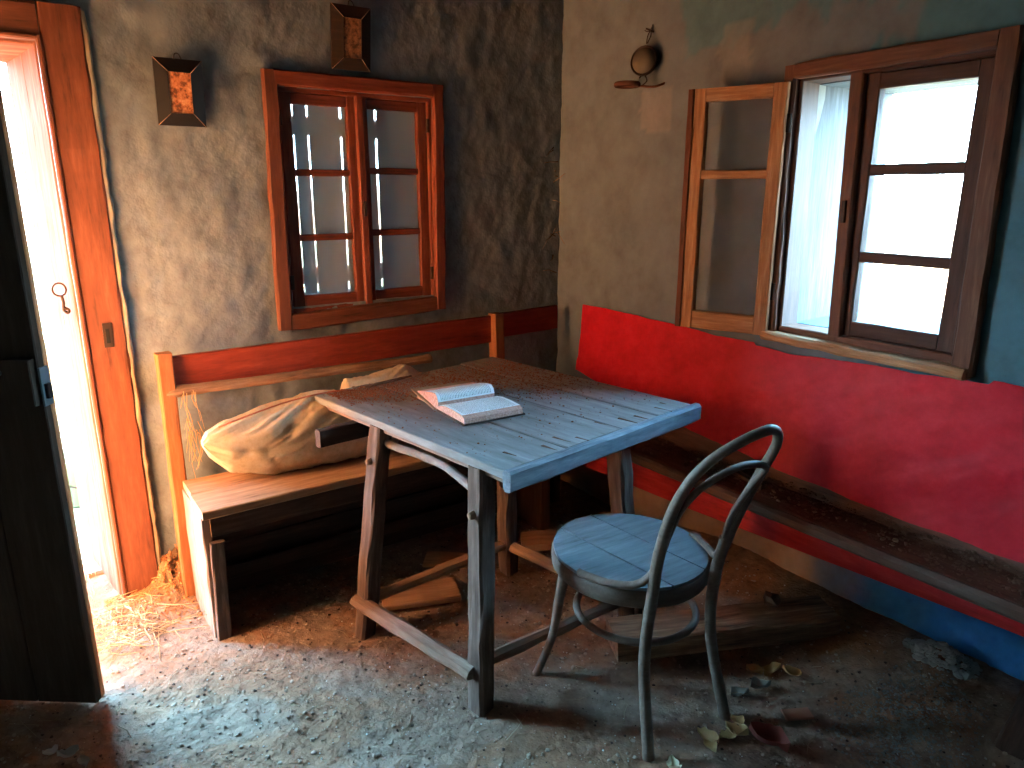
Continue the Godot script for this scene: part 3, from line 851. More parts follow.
# ------------------------------------------------------------------ table
func table() -> void:
	var c := Vector3(-0.8655, 0.0, 0.7595)
	var th := deg_to_rad(8.7)
	var X := Vector3(cos(th), 0, -sin(th))
	var Z := Vector3(sin(th), 0, cos(th))
	var t := thing("table", c, "weathered grey plank table on splayed legs with a pale blue front edge", "table")
	var P := func(x: float, y: float, z: float) -> Vector3: return c + X * x + Z * z + Vector3(0, y, 0)
	# top planks run from the bench to the front edge
	var xs := [-0.462, -0.20, 0.06, 0.26, 0.462]
	for k in 4:
		var x: float = (xs[k] + xs[k + 1]) * 0.5
		var mm := wood("table_top_%d" % k, srgb(84, 82, 78), srgb(115 + 4 * k, 116 + 3 * k, 115 + 3 * k), srgb(142, 143, 142), 0.7, 0.03, 2.5 + 0.5 * k)
		board(t, "top_plank", P.call(x, 0.750 + 0.0015 * (k % 2), -0.535 - 0.012 * (k % 2)), P.call(x, 0.750 + 0.0015 * (k % 2), 0.505), xs[k + 1] - xs[k] - 0.008, 0.027, Vector3.UP, mm, 0.0006, 0.003)
	board(t, "front_edge", P.call(-0.462, 0.736, 0.522), P.call(0.474, 0.736, 0.522), 0.062, 0.034, Z, M.table_edge, 0.0025, 0.008)
	# splintered slots by the front edge
	for q in [[-0.36, 0.40, 0.05], [-0.24, 0.44, 0.06], [-0.16, 0.41, 0.07], [-0.11, 0.46, 0.06], [0.05, 0.40, 0.05], [0.14, 0.43, 0.08], [0.20, 0.45, 0.06], [0.33, 0.44, 0.07], [0.39, 0.42, 0.05]]:
		board(t, "splinter", P.call(q[0], 0.7645, q[1]), P.call(q[0] + 0.004, 0.7645, q[1] + q[2]), 0.011, 0.0025, Vector3.UP, M.splinter_wood, 0.0015, 0.001, 0.15)
	board(t, "side_batten", P.call(-0.435, 0.728, -0.50), P.call(-0.435, 0.728, 0.49), 0.022, 0.018, Vector3.UP, M.bench_end, 0.002, 0.004)
	board(t, "cross_batten", Vector3(-1.492, 0.69, 0.580), Vector3(-0.50, 0.69, 0.43), 0.032, 0.062, Vector3.UP, M.dark_wood, 0.002, 0.003)
	board(t, "cross_batten", P.call(-0.40, 0.705, 0.44), P.call(0.30, 0.705, 0.44), 0.03, 0.062, Vector3.UP, M.dark_wood, 0.002, 0.004)
	var feet := [Vector3(-1.297, -0.01, 1.285), Vector3(-1.43, -0.01, 0.735), Vector3(-0.775, -0.01, 0.675), Vector3(-0.665, -0.01, 1.27)]
	var tops := [Vector3(-1.235, 0.735, 1.205), Vector3(-1.315, 0.735, 0.70), Vector3(-0.83, 0.735, 0.735), Vector3(-0.70, 0.735, 1.20)]
	for k in 4:
		board(t, "leg", feet[k], tops[k], 0.062, 0.058, X, M.table_leg, 0.004, 0.007, 1.05)
	var at := func(k: int, h: float) -> Vector3: return feet[k].lerp(tops[k], (h + 0.01) / 0.745)
	board(t, "stretcher", at.call(1, 0.125) - Z * 0.03 - X * 0.03, at.call(0, 0.125) - X * 0.032, 0.05, 0.034, Vector3(-0.4, 1, 0), M.stretcher_wood, 0.004, 0.012)
	board(t, "stretcher", at.call(0, 0.125) + X * 0.02 - Z * 0.018, at.call(3, 0.125) - Z * 0.018, 0.038, 0.032, Vector3(0, 1, 0.5), M.stretcher_wood, 0.003, 0.010)
	board(t, "stretcher", at.call(1, 0.12) + X * 0.02, at.call(2, 0.14), 0.04, 0.03, Vector3(0, 1, 0.3), M.bench_wood, 0.003, 0.008)
	board(t, "stretcher", at.call(2, 0.13) + Z * 0.02, at.call(3, 0.13), 0.045, 0.034, Vector3(-0.4, 1, 0), M.bench_wood, 0.003, 0.010)
	# branch used as a side rail
	put(t, "branch_rail", tube_mesh(spline([Vector3(-1.318, 0.690, 0.70), Vector3(-1.295, 0.676, 0.76), Vector3(-1.255, 0.668, 0.86), Vector3(-1.238, 0.668, 1.0), Vector3(-1.235, 0.655, 1.12), Vector3(-1.238, 0.64, 1.20)], 6), [0.010, 0.012, 0.014, 0.015, 0.016, 0.015, 0.014], 9, 0.3), M.grey_branch)
	# knots and nail stubs near the leg tops
	put(t, "peg", tube_mesh([at.call(0, 0.60) - X * 0.045, at.call(0, 0.60) - X * 0.02], [0.011, 0.013], 7, 0.3), M.old_stick)
	put(t, "peg", tube_mesh([at.call(1, 0.62) - X * 0.045, at.call(1, 0.62) - X * 0.02], [0.010, 0.012], 7, 0.3), M.old_stick)

# ------------------------------------------------------------------ bentwood chair
func chair() -> void:
	var c := thing("bentwood_chair", Vector3(-0.862, 0.0, 1.449), "worn grey bentwood chair with round plank seat, pulled up to the table", "chair", "", "", -0.057)
	var m: Material = M.chair_wood
	# back legs and the outer hoop are one bent rod
	var half := [Vector3(0.150, -0.005, 0.275), Vector3(0.128, 0.25, 0.215), Vector3(0.119, 0.46, 0.222), Vector3(0.133, 0.621, 0.257), Vector3(0.143, 0.783, 0.319), Vector3(0.114, 0.898, 0.385), Vector3(0.0, 0.967, 0.443)]
	var pts := []
	for k in 7: pts.append(Vector3(-half[k].x, half[k].y, half[k].z))
	for k in range(5, -1, -1): pts.append(half[k])
	var rods := []
	for k in 97: rods.append(lerpf(0.0125, 0.0165, smoothstep(0.15, 0.6, absf(k / 96.0 - 0.5) * 2.0)))
	sub(c, "back_hoop", tube_mesh(spline(pts, 8), rods, 12, 0.06), m)
	var inner := [Vector3(-0.119, 0.58, 0.243), Vector3(-0.117, 0.66, 0.267), Vector3(-0.122, 0.75, 0.311), Vector3(-0.104, 0.828, 0.366), Vector3(0.0, 0.857, 0.378), Vector3(0.104, 0.828, 0.366), Vector3(0.122, 0.75, 0.311), Vector3(0.117, 0.66, 0.267), Vector3(0.119, 0.58, 0.243)]
	sub(c, "inner_hoop", tube_mesh(spline(inner, 6), [0.0095], 10, 0.06), m)
	# seat ring and planks
	var R := 0.228
	var oval := Transform3D(Basis().scaled(Vector3(1.0, 1.0, 1.07)), Vector3(0, 0, -0.010))
	sub(c, "seat_base", lathe_mesh([Vector2(0.0, 0.440), Vector2(R - 0.02, 0.440), Vector2(R - 0.02, 0.446), Vector2(0.0, 0.446)], 32), M.dark_wood, oval)
	sub(c, "seat_ring", lathe_mesh([Vector2(R - 0.03, 0.405), Vector2(R - 0.010, 0.403), Vector2(R - 0.002, 0.412), Vector2(R, 0.43), Vector2(R, 0.448), Vector2(R - 0.006, 0.458), Vector2(R - 0.018, 0.459), Vector2(R - 0.03, 0.455), Vector2(R - 0.03, 0.405)], 48), m, oval)
	var circle := PackedVector2Array()
	for k in 48:
		circle.append(Vector2(cos(TAU * k / 48), sin(TAU * k / 48)) * (R - 0.006))
	var turn := deg_to_rad(-8.0)
	var cuts := [-0.24, -0.075, 0.065, 0.24]
	for k in 3:
		var rect := PackedVector2Array()
		for q in [Vector2(cuts[k] + 0.0025, -0.3), Vector2(cuts[k + 1] - 0.0025, -0.3), Vector2(cuts[k + 1] - 0.0025, 0.3), Vector2(cuts[k] + 0.0025, 0.3)]:
			rect.append(q.rotated(turn))
		var poly: PackedVector2Array = Geometry2D.intersect_polygons(circle, rect)[0]
		var s := sub(c, "seat_plank", extrude_mesh(poly, -0.009, 0.009), M.seat_wood, oval * Transform3D(Basis(Vector3.RIGHT, PI / 2), Vector3(0, 0.4585 + 0.001 * (k % 2), 0)))
		if s: pass
	# front legs, bowed
	for sx in [-1.0, 1.0]:
		sub(c, "front_leg", tube_mesh(spline([Vector3(0.152 * sx, 0.425, -0.115), Vector3(0.165 * sx, 0.30, -0.130), Vector3(0.18 * sx, 0.14, -0.150), Vector3(0.215 * sx, -0.005, -0.185)], 7), [0.019, 0.0185, 0.018, 0.018, 0.017, 0.017, 0.016, 0.016, 0.015, 0.015, 0.0145, 0.014, 0.0135, 0.013, 0.013], 10, 0.06), m)
		# hip brace from the back rod round to the seat edge
		sub(c, "hip_brace", tube_mesh(spline([Vector3(0.120 * sx, 0.575, 0.238), Vector3(0.128 * sx, 0.525, 0.222), Vector3(0.152 * sx, 0.487, 0.188), Vector3(0.186 * sx, 0.473, 0.130), Vector3(0.212 * sx, 0.470, 0.060), Vector3(0.218 * sx, 0.468, 0.03)], 6), [0.011], 9, 0.06), m)
	var ring := []
	for k in 32:
		ring.append(Vector3(cos(TAU * k / 32) * 0.178, 0.285, sin(TAU * k / 32) * 0.178 + 0.03))
	ring.append(ring[0])
	sub(c, "ring_stretcher", tube_mesh(ring, [0.011], 9), m)

# ------------------------------------------------------------------ sacks, book
func sack_mesh(prof: Array, s: float) -> ArrayMesh:
	# prof: rows of [x, centre y, centre z, half height, half depth]; lies along local x
	var st := begin(0)
	var n := 90
	var sides := 84
	var rows := []
	for i in n + 1:
		var u := float(i) / n * (prof.size() - 1)
		var k := mini(int(u), prof.size() - 2)
		var f := u - k
		f = f * f * (3.0 - 2.0 * f) * 0.5 + f * 0.5
		var v := []
		for q in 5: v.append(lerpf(prof[k][q], prof[k + 1][q], f))
		var row := []
		for j in sides:
			var a := TAU * j / sides
			var ca := cos(a)
			var sa := sin(a)
			var sq := 1.0 / pow(pow(absf(ca), 2.6) + pow(absf(sa), 2.6), 1.0 / 2.6)
			var ends := pow(absf(u / (prof.size() - 1) * 2.0 - 1.0), 3.0)
			var crease := pow(1.0 - absf(bump.get_noise_3d(ca * 120.0 + v[0] * 500.0, sa * 120.0 - v[0] * 220.0, s + 300.0)), 6.0)
			var fold := 1.0 - 0.11 * crease + 0.14 * ends * sin(a * 8.0 + v[0] * 20.0) + 0.11 * bump.get_noise_3d(ca * 90.0 + v[0] * 160.0, sa * 90.0, s + v[0] * 100.0) + 0.055 * bump.get_noise_3d(ca * 260.0, sa * 260.0 + v[0] * 300.0, s + 60.0) + 0.02 * sin(a * 9.0 + v[0] * 14.0)
			var y: float = v[1] + sa * sq * v[3] * fold
			row.append(Vector3(v[0], y, v[2] + ca * sq * v[4] * fold))
		rows.append(row)
	for i in n:
		for j in sides:
			var j2 := (j + 1) % sides
			quad(st, rows[i][j], rows[i][j2], rows[i + 1][j2], rows[i + 1][j])
	for e in [0, n]:
		var m := Vector3.ZERO
		for q in rows[e]: m += q / sides
		for j in sides:
			var j2 := (j + 1) % sides
			var tri := [m, rows[e][j2], rows[e][j]] if e == 0 else [m, rows[e][j], rows[e][j2]]
			for q in tri: st.add_vertex(q)
	return done(st)

func sacks() -> void:
	var m := mottled("sackcloth", [[0.1, srgb(190, 164, 132)], [0.45, srgb(206, 182, 150)], [0.9, srgb(216, 196, 168)]], 3.0, 0.02, 6, 0.85, 0.04, 0.08)
	var o := Vector3(-1.45, 0.486, 0.29)
	var a := thing("woven_sack", o, "large pale woven sack lying on the bench seat, gathered at one end", "sack")
	sub(a, "body", sack_mesh([[-0.352, 0.165, 0.0, 0.012, 0.02], [-0.335, 0.16, 0.0, 0.045, 0.03], [-0.27, 0.135, 0.0, 0.095, 0.06], [-0.13, 0.125, -0.005, 0.126, 0.10], [0.02, 0.138, -0.01, 0.140, 0.115], [0.16, 0.132, -0.01, 0.134, 0.11], [0.28, 0.10, 0.0, 0.102, 0.09], [0.36, 0.07, 0.01, 0.06, 0.06], [0.39, 0.06, 0.01, 0.01, 0.02]], 10.0), m)
	# red seam along the top
	var seam := []
	for k in 12:
		var u := float(k) / 11.0
		seam.append(Vector3(lerpf(-0.30, 0.20, u), 0.225 + 0.062 * sin(u * PI * 0.62), 0.035))
	var sm := sub(a, "seam", tube_mesh(seam, [0.003], 6, 0.3), plain("seam_red", srgb(158, 92, 66), 0.9))
	sm.set_meta("label", "reddish brown stitched seam")
	var b := thing("crumpled_sack", Vector3(-1.07, 0.486, 0.22), "small crumpled pale sack on the bench behind the table", "sack")
	sub(b, "body", sack_mesh([[-0.20, 0.20, 0.0, 0.01, 0.02], [-0.17, 0.20, 0.0, 0.10, 0.05], [-0.08, 0.15, 0.0, 0.15, 0.07], [0.0, 0.155, 0.0, 0.150, 0.08], [0.08, 0.165, 0.0, 0.158, 0.075], [0.16, 0.14, 0.0, 0.135, 0.06], [0.22, 0.12, 0.0, 0.08, 0.04], [0.235, 0.11, 0.0, 0.01, 0.01]], 70.0), m)

func book() -> void:
	var o := Vector3(-1.008, 0.7655, 0.755)
	var b := thing("open_book", o, "thick old book lying open on the table, pages curling", "book", "", "", deg_to_rad(-3.0))
	var L := 0.225
	var paper := mottled("paper", [[0.1, srgb(196, 196, 192)], [0.9, srgb(226, 226, 222)]], 4.0, 0.02, 4, 0.9)
	var edge := mottled("page_edges", [[0.1, srgb(170, 120, 104)], [0.5, srgb(204, 156, 140)], [0.9, srgb(220, 188, 174)]], 8.0, 0.02, 4, 0.9)
	var cover := plain("book_cover", srgb(58, 38, 30), 0.7)
	var near := [Vector2(0.0, 0.006), Vector2(0.0, 0.016), Vector2(-0.02, 0.024), Vector2(-0.06, 0.031), Vector2(-0.12, 0.032), Vector2(-0.175, 0.030), Vector2(-0.19, 0.022), Vector2(-0.192, 0.006)]
	var far := [Vector2(0.0, 0.006), Vector2(-0.002, 0.030), Vector2(0.004, 0.048), Vector2(0.02, 0.058), Vector2(0.05, 0.056), Vector2(0.10, 0.046), Vector2(0.165, 0.034), Vector2(0.17, 0.006)]
	# profiles are (−depth, height); turned so that the extrusion runs along the spine
	var turn := Transform3D(Basis(Vector3(0, 0, -1), Vector3(0, 1, 0), Vector3(1, 0, 0)), Vector3.ZERO)
	var blocks := []
	for q in [[near, "near"], [far, "far"]]:
		var poly := PackedVector2Array()
		for v in q[0]: poly.append(v)
		blocks.append(sub(b, "page_block", extrude_mesh(poly, -L * 0.5, L * 0.5), edge, turn))
	sub(b, "cover", board_mesh(L + 0.012, 0.005, 0.2, 0.0, 0.001), cover, Transform3D(Basis(), Vector3(0, 0.0035, 0.098)))
	sub(b, "cover", board_mesh(L + 0.012, 0.005, 0.185, 0.0, 0.001), plain("cover_inside", srgb(132, 112, 92), 0.85), Transform3D(Basis(Vector3.RIGHT, 0.16), Vector3(-0.004, 0.018, -0.105)))
	# printed top leaves
	var text := text_page()
	for q in [[near, 1, 5, 0], [far, 1, 5, 1]]:
		var st := begin(0)
		var arc := 0.0
		var prof: Array = q[0]
		var total := 0.0
		for k in range(q[1], q[2]): total += prof[k].distance_to(prof[k + 1])
		for k in range(q[1], q[2]):
			var p: Vector2 = prof[k] + Vector2(0, 0.0012)
			var r: Vector2 = prof[k + 1] + Vector2(0, 0.0012)
			var a0 := arc / total
			arc += p.distance_to(r)
			var a1 := arc / total
			var vs := [Vector3(-L * 0.5, p.y, -p.x), Vector3(L * 0.5, p.y, -p.x), Vector3(L * 0.5, r.y, -r.x), Vector3(-L * 0.5, r.y, -r.x)]
			var uvs := [Vector2(0, a0), Vector2(1, a0), Vector2(1, a1), Vector2(0, a1)]
			for i in [0, 1, 2, 0, 2, 3]:
				st.set_uv(uvs[i])
				st.add_vertex(vs[i])
		sub(blocks[q[3]], "printed_leaf", done(st), text, turn.affine_inverse())
	if paper: pass

func text_page() -> StandardMaterial3D:
	var im := Image.create(256, 256, false, Image.FORMAT_RGB8)
	im.fill(srgb(234, 236, 236))
	var r := RandomNumberGenerator.new()
	r.seed = 3
	# columns of fine print, far too small to read
	var x := 14
	while x < 244:
		var y := 12
		while y < 244:
			var l := r.randi_range(4, 13)
			var g := r.randf_range(0.42, 0.62)
			im.fill_rect(Rect2i(x, y, 3, l), Color(g, g, g))
			y += l + r.randi_range(2, 4)
		x += 7
	var m := StandardMaterial3D.new()
	m.resource_name = "printed_page"
	m.albedo_texture = ImageTexture.create_from_image(im)
	m.roughness = 0.85
	return m

# ------------------------------------------------------------------ things on the walls
func picture(at: Vector3, w: float, h: float, tilt: float, lean: float, label: String, frame_mat: Material, print_mat: Material) -> void:
	var p := thing("framed_picture", at, label, "picture", "")
	p.basis = Basis(Vector3(0, 0, 1), tilt) * Basis(Vector3.RIGHT, lean)
	var b := w * 0.27
	var d := 0.010
	# mitred, sloping sides: thin at the rim, raised round the print
	var O := [Vector3(-w / 2, -h / 2, d), Vector3(w / 2, -h / 2, d), Vector3(w / 2, h / 2, d), Vector3(-w / 2, h / 2, d)]
	var I := [Vector3(-w / 2 + b, -h / 2 + b, 0.024), Vector3(w / 2 - b, -h / 2 + b, 0.024), Vector3(w / 2 - b, h / 2 - b, 0.024), Vector3(-w / 2 + b, h / 2 - b, 0.024)]
	for k in 4:
		var k2 := (k + 1) % 4
		var st := begin(-1)
		var z := Vector3(0, 0, 1)
		var a: Vector3 = O[k]
		var e: Vector3 = O[k2]
		var a0 := Vector3(a.x, a.y, 0.0)
		var e0 := Vector3(e.x, e.y, 0.0)
		quad(st, a, I[k], I[k2], e)
		quad(st, a0, a, e, e0)
		quad(st, a0, e0, Vector3(I[k2].x, I[k2].y, 0), Vector3(I[k].x, I[k].y, 0))
		quad(st, I[k], Vector3(I[k].x, I[k].y, 0), Vector3(I[k2].x, I[k2].y, 0), I[k2])
		var side := sub(p, "frame_side", done(st), frame_mat)
		# pale line at each mitre
		sub(side, "mitre_line", tube_mesh([a + z * 0.0006, I[k] + z * 0.0006], [0.0011], 5), plain("mitre", srgb(140, 112, 90), 0.7))
	var bk := begin(-1)
	add_box(bk, Vector3(-w / 2 + b, -h / 2 + b, 0.002), Vector3(w / 2 - b, h / 2 - b, 0.020))
	sub(p, "print", done(bk), print_mat)
	sub(p, "hanging_loop", tube_mesh(spline([Vector3(-0.012, h / 2, 0.01), Vector3(-0.008, h / 2 + 0.014, 0.006), Vector3(0.004, h / 2 + 0.016, 0.004), Vector3(0.012, h / 2, 0.01)]), [0.002], 5), M.iron)

func wall_things() -> void:
	var dark := plain("frame_black", srgb(14, 10, 9), 0.5)
	var brown := wood("frame_brown", srgb(26, 19, 14), srgb(40, 28, 21), srgb(56, 40, 30), 0.6, 0.02, 6.0)
	var p1 := mottled("faded_print", [[0.2, srgb(96, 56, 34)], [0.45, srgb(164, 100, 62)], [0.7, srgb(188, 126, 84)], [0.9, srgb(204, 152, 110)]], 9.0, 0.006, 4, 0.7)
	var p2 := mottled("brown_print", [[0.2, srgb(66, 44, 30)], [0.5, srgb(108, 74, 48)], [0.9, srgb(136, 98, 66)]], 9.0, 0.006, 4, 0.7)
	picture(Vector3(-1.692, 1.826, 0.018), 0.155, 0.215, deg_to_rad(0.0), deg_to_rad(7.0), "small black framed picture with a faded orange print, beside the doorway", dark, p1)
	picture(Vector3(-1.055, 2.066, 0.018), 0.158, 0.225, deg_to_rad(0.0), deg_to_rad(7.0), "small brown framed picture with a dull print, above the closed window", brown, p2)
	# round mirror with a little shelf ring on the right wall
	var mr := thing("hanging_mirror", Vector3(-0.02, 2.0, 0.585), "small round mirror in a dark rim hanging from a wire loop", "mirror")
	var turn := Basis(Vector3.UP, deg_to_rad(-52.0)) * Basis(Vector3.RIGHT, PI / 2)
	turn = Basis(Vector3.UP, deg_to_rad(-70.0)) * Basis(Vector3.RIGHT, deg_to_rad(82.0))
	var at := Transform3D(turn, Vector3(-0.045, 2.005, 0.585))
	put(mr, "rim", lathe_mesh([Vector2(0.0, -0.007), Vector2(0.052, -0.007), Vector2(0.058, -0.002), Vector2(0.058, 0.006), Vector2(0.053, 0.009), Vector2(0.050, 0.004), Vector2(0.0, 0.004)], 32), M.iron, at)
	put(mr, "mirror_glass", lathe_mesh([Vector2(0.0, 0.006), Vector2(0.050, 0.006), Vector2(0.050, 0.003)], 32), plain("old_mirror", srgb(96, 91, 80), 0.3, 0.0), at)
	put(mr, "wire_loop", tube_mesh(spline([Vector3(-0.035, 2.07, 0.583), Vector3(-0.022, 2.10, 0.575), Vector3(-0.012, 2.122, 0.58), Vector3(-0.022, 2.10, 0.592), Vector3(-0.035, 2.07, 0.588)]), [0.0022], 5), M.iron)
	put(mr, "nail", tube_mesh([Vector3(0.01, 2.118, 0.58), Vector3(-0.03, 2.128, 0.572)], [0.004, 0.003], 6), M.iron)
	put(mr, "knot", tube_mesh(spline([Vector3(-0.02, 2.125, 0.555), Vector3(-0.02, 2.118, 0.57), Vector3(-0.018, 2.122, 0.585), Vector3(-0.02, 2.14, 0.60)]), [0.002], 5), M.iron)
	var br := thing("ring_bracket", Vector3(-0.05, 1.915, 0.58), "small rusty iron ring bracket on the wall below the mirror", "bracket")
	var rust := plain("rust", srgb(96, 58, 42), 0.8, 0.3)
	var ring := []
	for k in 25:
		var a := TAU * k / 24
		ring.append(Vector3(-0.105 + 0.048 * cos(a), 1.915, 0.555 + 0.048 * sin(a)))
	put(br, "ring", tube_mesh(ring, [0.006], 7, 0.0, 1.6), rust)
	put(br, "arm", tube_mesh(spline([Vector3(0.01, 1.92, 0.66), Vector3(-0.03, 1.905, 0.63), Vector3(-0.065, 1.91, 0.585)]), [0.005], 6), rust)
	put(br, "loop", tube_mesh(spline([Vector3(-0.06, 1.94, 0.575), Vector3(-0.045, 1.955, 0.585), Vector3(-0.04, 1.93, 0.60), Vector3(-0.055, 1.912, 0.59)]), [0.0022], 5), M.iron)
	# straw stuck in the plaster of the corner
	var tw := straw_mesh(14, func(): return [Vector3(-0.02 - rng.randf() * 0.05, rng.randf_range(1.05, 1.75), 0.03), Vector3(rng.randf_range(-0.12, 0.05), rng.randf_range(-0.08, 0.04), rng.randf_range(0.0, 0.06))], 0.0016)
	var s := put(self, "corner_straw", tw, plain("straw_dark", srgb(134, 102, 66), 0.9))
	tag(s, "wisps of straw poking out of the plaster in the corner", "straw", "", "stuff")

func straw_mesh(n: int, pick: Callable, r: float) -> ArrayMesh:
	var st := begin(0)
	for k in n:
		var q: Array = pick.call()
		var a: Vector3 = q[0]
		var d: Vector3 = q[1]
		var mid := a + d * 0.5 + Vector3(rng.randf_range(-0.3, 0.3), rng.randf_range(-0.1, 0.3), rng.randf_range(-0.3, 0.3)) * d.length() * 0.4
		add_tube(st, [a, a.lerp(mid, 0.6) + d * 0.06, mid, mid.lerp(a + d, 0.55), a + d], [r, r, r * 0.9, r * 0.8, r * 0.5], 4)
	return done(st)

# ------------------------------------------------------------------ floor things
func floor_things() -> void:
	# thick plank lying by the wall
	var a := Vector3(-0.145, 0.098, 1.685)
	var d := Vector3(-0.657, -0.02, -0.335).normalized()
	var o := board(self, "floor_plank", a, a + d * 0.76, 0.145, 0.075, Vector3.UP, M.old_stick, 0.004, 0.006)
	o.name = "floor_plank"
	tag(o, "thick rough plank lying on the floor by the red bench, behind the chair", "plank")
	var k := put(self, "mud_lump", clod_mesh(5), mottled("mud", [[0.2, srgb(60, 42, 32)], [0.8, srgb(104, 78, 60)]], 6.0, 0.02, 5, 0.95), Transform3D(Basis().scaled(Vector3(0.032, 0.036, 0.032)), Vector3(-0.30, 0.155, 1.565)))
	tag(k, "dark lump of mud on the thick floor plank", "lump")
	# boards in the dust under the table
	var b1 := board(self, "loose_board", Vector3(-1.30, 0.022, 0.60), Vector3(-1.03, 0.022, 0.70), 0.15, 0.022, Vector3(0.05, 1, 0.0), M.bench_wood, 0.003)
	tag(b1, "short loose board lying flat under the table, by the left legs", "board")
	var b2 := board(self, "thin_board", Vector3(-1.02, 0.020, 0.42), Vector3(-0.80, 0.020, 0.60), 0.11, 0.014, Vector3(0, 1, 0.04), M.pine, 0.002)
	tag(b2, "thin pale board in the dust under the middle of the table", "board")
	var b3 := board(self, "broken_board", Vector3(-0.62, 0.035, 0.55), Vector3(-0.35, 0.05, 0.72), 0.13, 0.03, Vector3(0.1, 1, 0.1), M.bench_wood, 0.004)
	tag(b3, "broken board end lying under the table near the corner", "board")
	# pieces on the low bench
	var w1 := board(self, "wood_chip", Vector3(-0.075, 0.452, 1.20), Vector3(-0.105, 0.447, 1.36), 0.03, 0.018, Vector3.UP, M.old_stick, 0.003, 0.004)
	tag(w1, "stubby stick of wood on the low brown bench", "stick")
	# broken tile on the floor
	var t := board(self, "tile_shard", Vector3(-0.60, ground(-0.58, 1.86) + 0.012, 1.84), Vector3(-0.53, ground(-0.55, 1.88) + 0.014, 1.88), 0.045, 0.008, Vector3(0.1, 1, 0.1), plain("terracotta", srgb(150, 104, 82), 0.85), 0.002)
	tag(t, "small broken terracotta tile shard on the floor behind the chair", "shard")
	# fallen leaves
	var spots := [[-0.845, 1.765, 0.05, "yellow"], [-0.80, 1.79, 0.045, "yellow"], [-0.76, 1.80, 0.05, "yellow"], [-0.73, 1.775, 0.04, "yellow"], [-0.88, 1.80, 0.035, "yellow"], [-1.0, 1.79, 0.04, "pale"], [-0.74, 1.88, 0.085, "red"], [-0.46, 1.70, 0.05, "gold"], [-0.50, 1.66, 0.04, "gold"], [-0.42, 1.74, 0.045, "gold"], [-0.55, 1.72, 0.05, "grey"], [-0.62, 1.70, 0.045, "grey"], [-2.33, 0.80, 0.04, "scrap"], [-2.37, 0.76, 0.03, "scrap"], [-2.30, 0.86, 0.035, "scrap"]]
	var tint := {"yellow": plain("leaf_yellow", srgb(186, 160, 112), 0.8), "gold": plain("leaf_gold", srgb(166, 128, 78), 0.8), "pale": plain("leaf_pale", srgb(206, 192, 160), 0.8), "scrap": plain("pale_scrap", srgb(176, 174, 166), 0.85), "red": plain("leaf_red", srgb(128, 66, 56), 0.8), "grey": plain("leaf_grey", srgb(124, 120, 110), 0.8)}
	var words := {"yellow": "curled dry yellow leaf in the cluster at the far back leg of the chair", "gold": "curled brownish yellow leaf on the floor along the thick plank", "pale": "small pale curled leaf beside the near back leg of the chair", "scrap": "crumpled pale scrap on the floor in front of the dark door leaf", "red": "flat reddish brown leaf on the floor behind the chair", "grey": "limp grey leaf on the floor in front of the thick plank"}
	for q in spots:
		var l := put(self, "paper_scrap" if q[3] == "scrap" else "fallen_leaf", leaf_mesh(q[2], rng.randf_range(0.3, 1.0)), tint[q[3]], Transform3D(Basis(Vector3.UP, rng.randf_range(0, TAU)) * Basis(Vector3.RIGHT, rng.randf_range(-0.2, 0.2)), Vector3(q[0], ground(q[0], q[1]) + 0.008, q[1])))
		tag(l, words[q[3]], "scrap" if q[3] == "scrap" else "leaf", {"yellow": "yellow leaves at the chair leg", "grey": "grey leaves before the plank", "gold": "brownish leaves along the plank", "scrap": "pale scraps before the door leaf"}[q[3]] if q[3] in ["yellow", "grey", "gold", "scrap"] else "")

func leaf_mesh(r: float, curl: float) -> ArrayMesh:
	var st := begin(0)
	var n := 8
	var rows := []
	for i in n + 1:
		var u := float(i) / n
		var hw := r * 0.42 * sin(PI * pow(u, 0.8)) + 0.0008
		var row := []
		for j in 5:
			var v := j / 2.0 - 1.0
			var wav := bump.get_noise_3d(u * 260.0 + r * 9000.0, v * 160.0, curl * 900.0)
			row.append(Vector3(v * hw * (1.0 + 0.5 * wav) + r * 0.25 * curl * sin(u * 3.0), r * (0.45 * curl * v * v + 0.9 * curl * (u - 0.45) * (u - 0.45) + 0.22 * wav), (u - 0.5) * r * 1.3))
		rows.append(row)
	for i in n:
		for j in 4:
			quad(st, rows[i][j], rows[i][j + 1], rows[i + 1][j + 1], rows[i + 1][j])
			var t := Vector3(0, -0.0006, 0)
			quad(st, rows[i][j] + t, rows[i + 1][j] + t, rows[i + 1][j + 1] + t, rows[i][j + 1] + t)
	return done(st)

func scatter(called: String, label: String, category: String, n: int, mesh: Mesh, mat: Material, pick: Callable, lo: float, hi: float) -> void:
	var mm := MultiMesh.new()
	mm.transform_format = MultiMesh.TRANSFORM_3D
	mm.mesh = mesh
	mm.instance_count = n
	for k in n:
		var p: Vector3 = pick.call()
		var s := lo + (hi - lo) * pow(rng.randf(), 3.0)
		mm.set_instance_transform(k, Transform3D(Basis(Vector3(rng.randf() - 0.5, 1, rng.randf() - 0.5).normalized(), rng.randf() * TAU).scaled(Vector3(s, s * rng.randf_range(0.5, 1.0), s)), p))
	var o := MultiMeshInstance3D.new()
	o.name = numbered(called)
	o.multimesh = mm
	o.material_override = mat
	add_child(o)
	tag(o, label, category, "", "stuff")

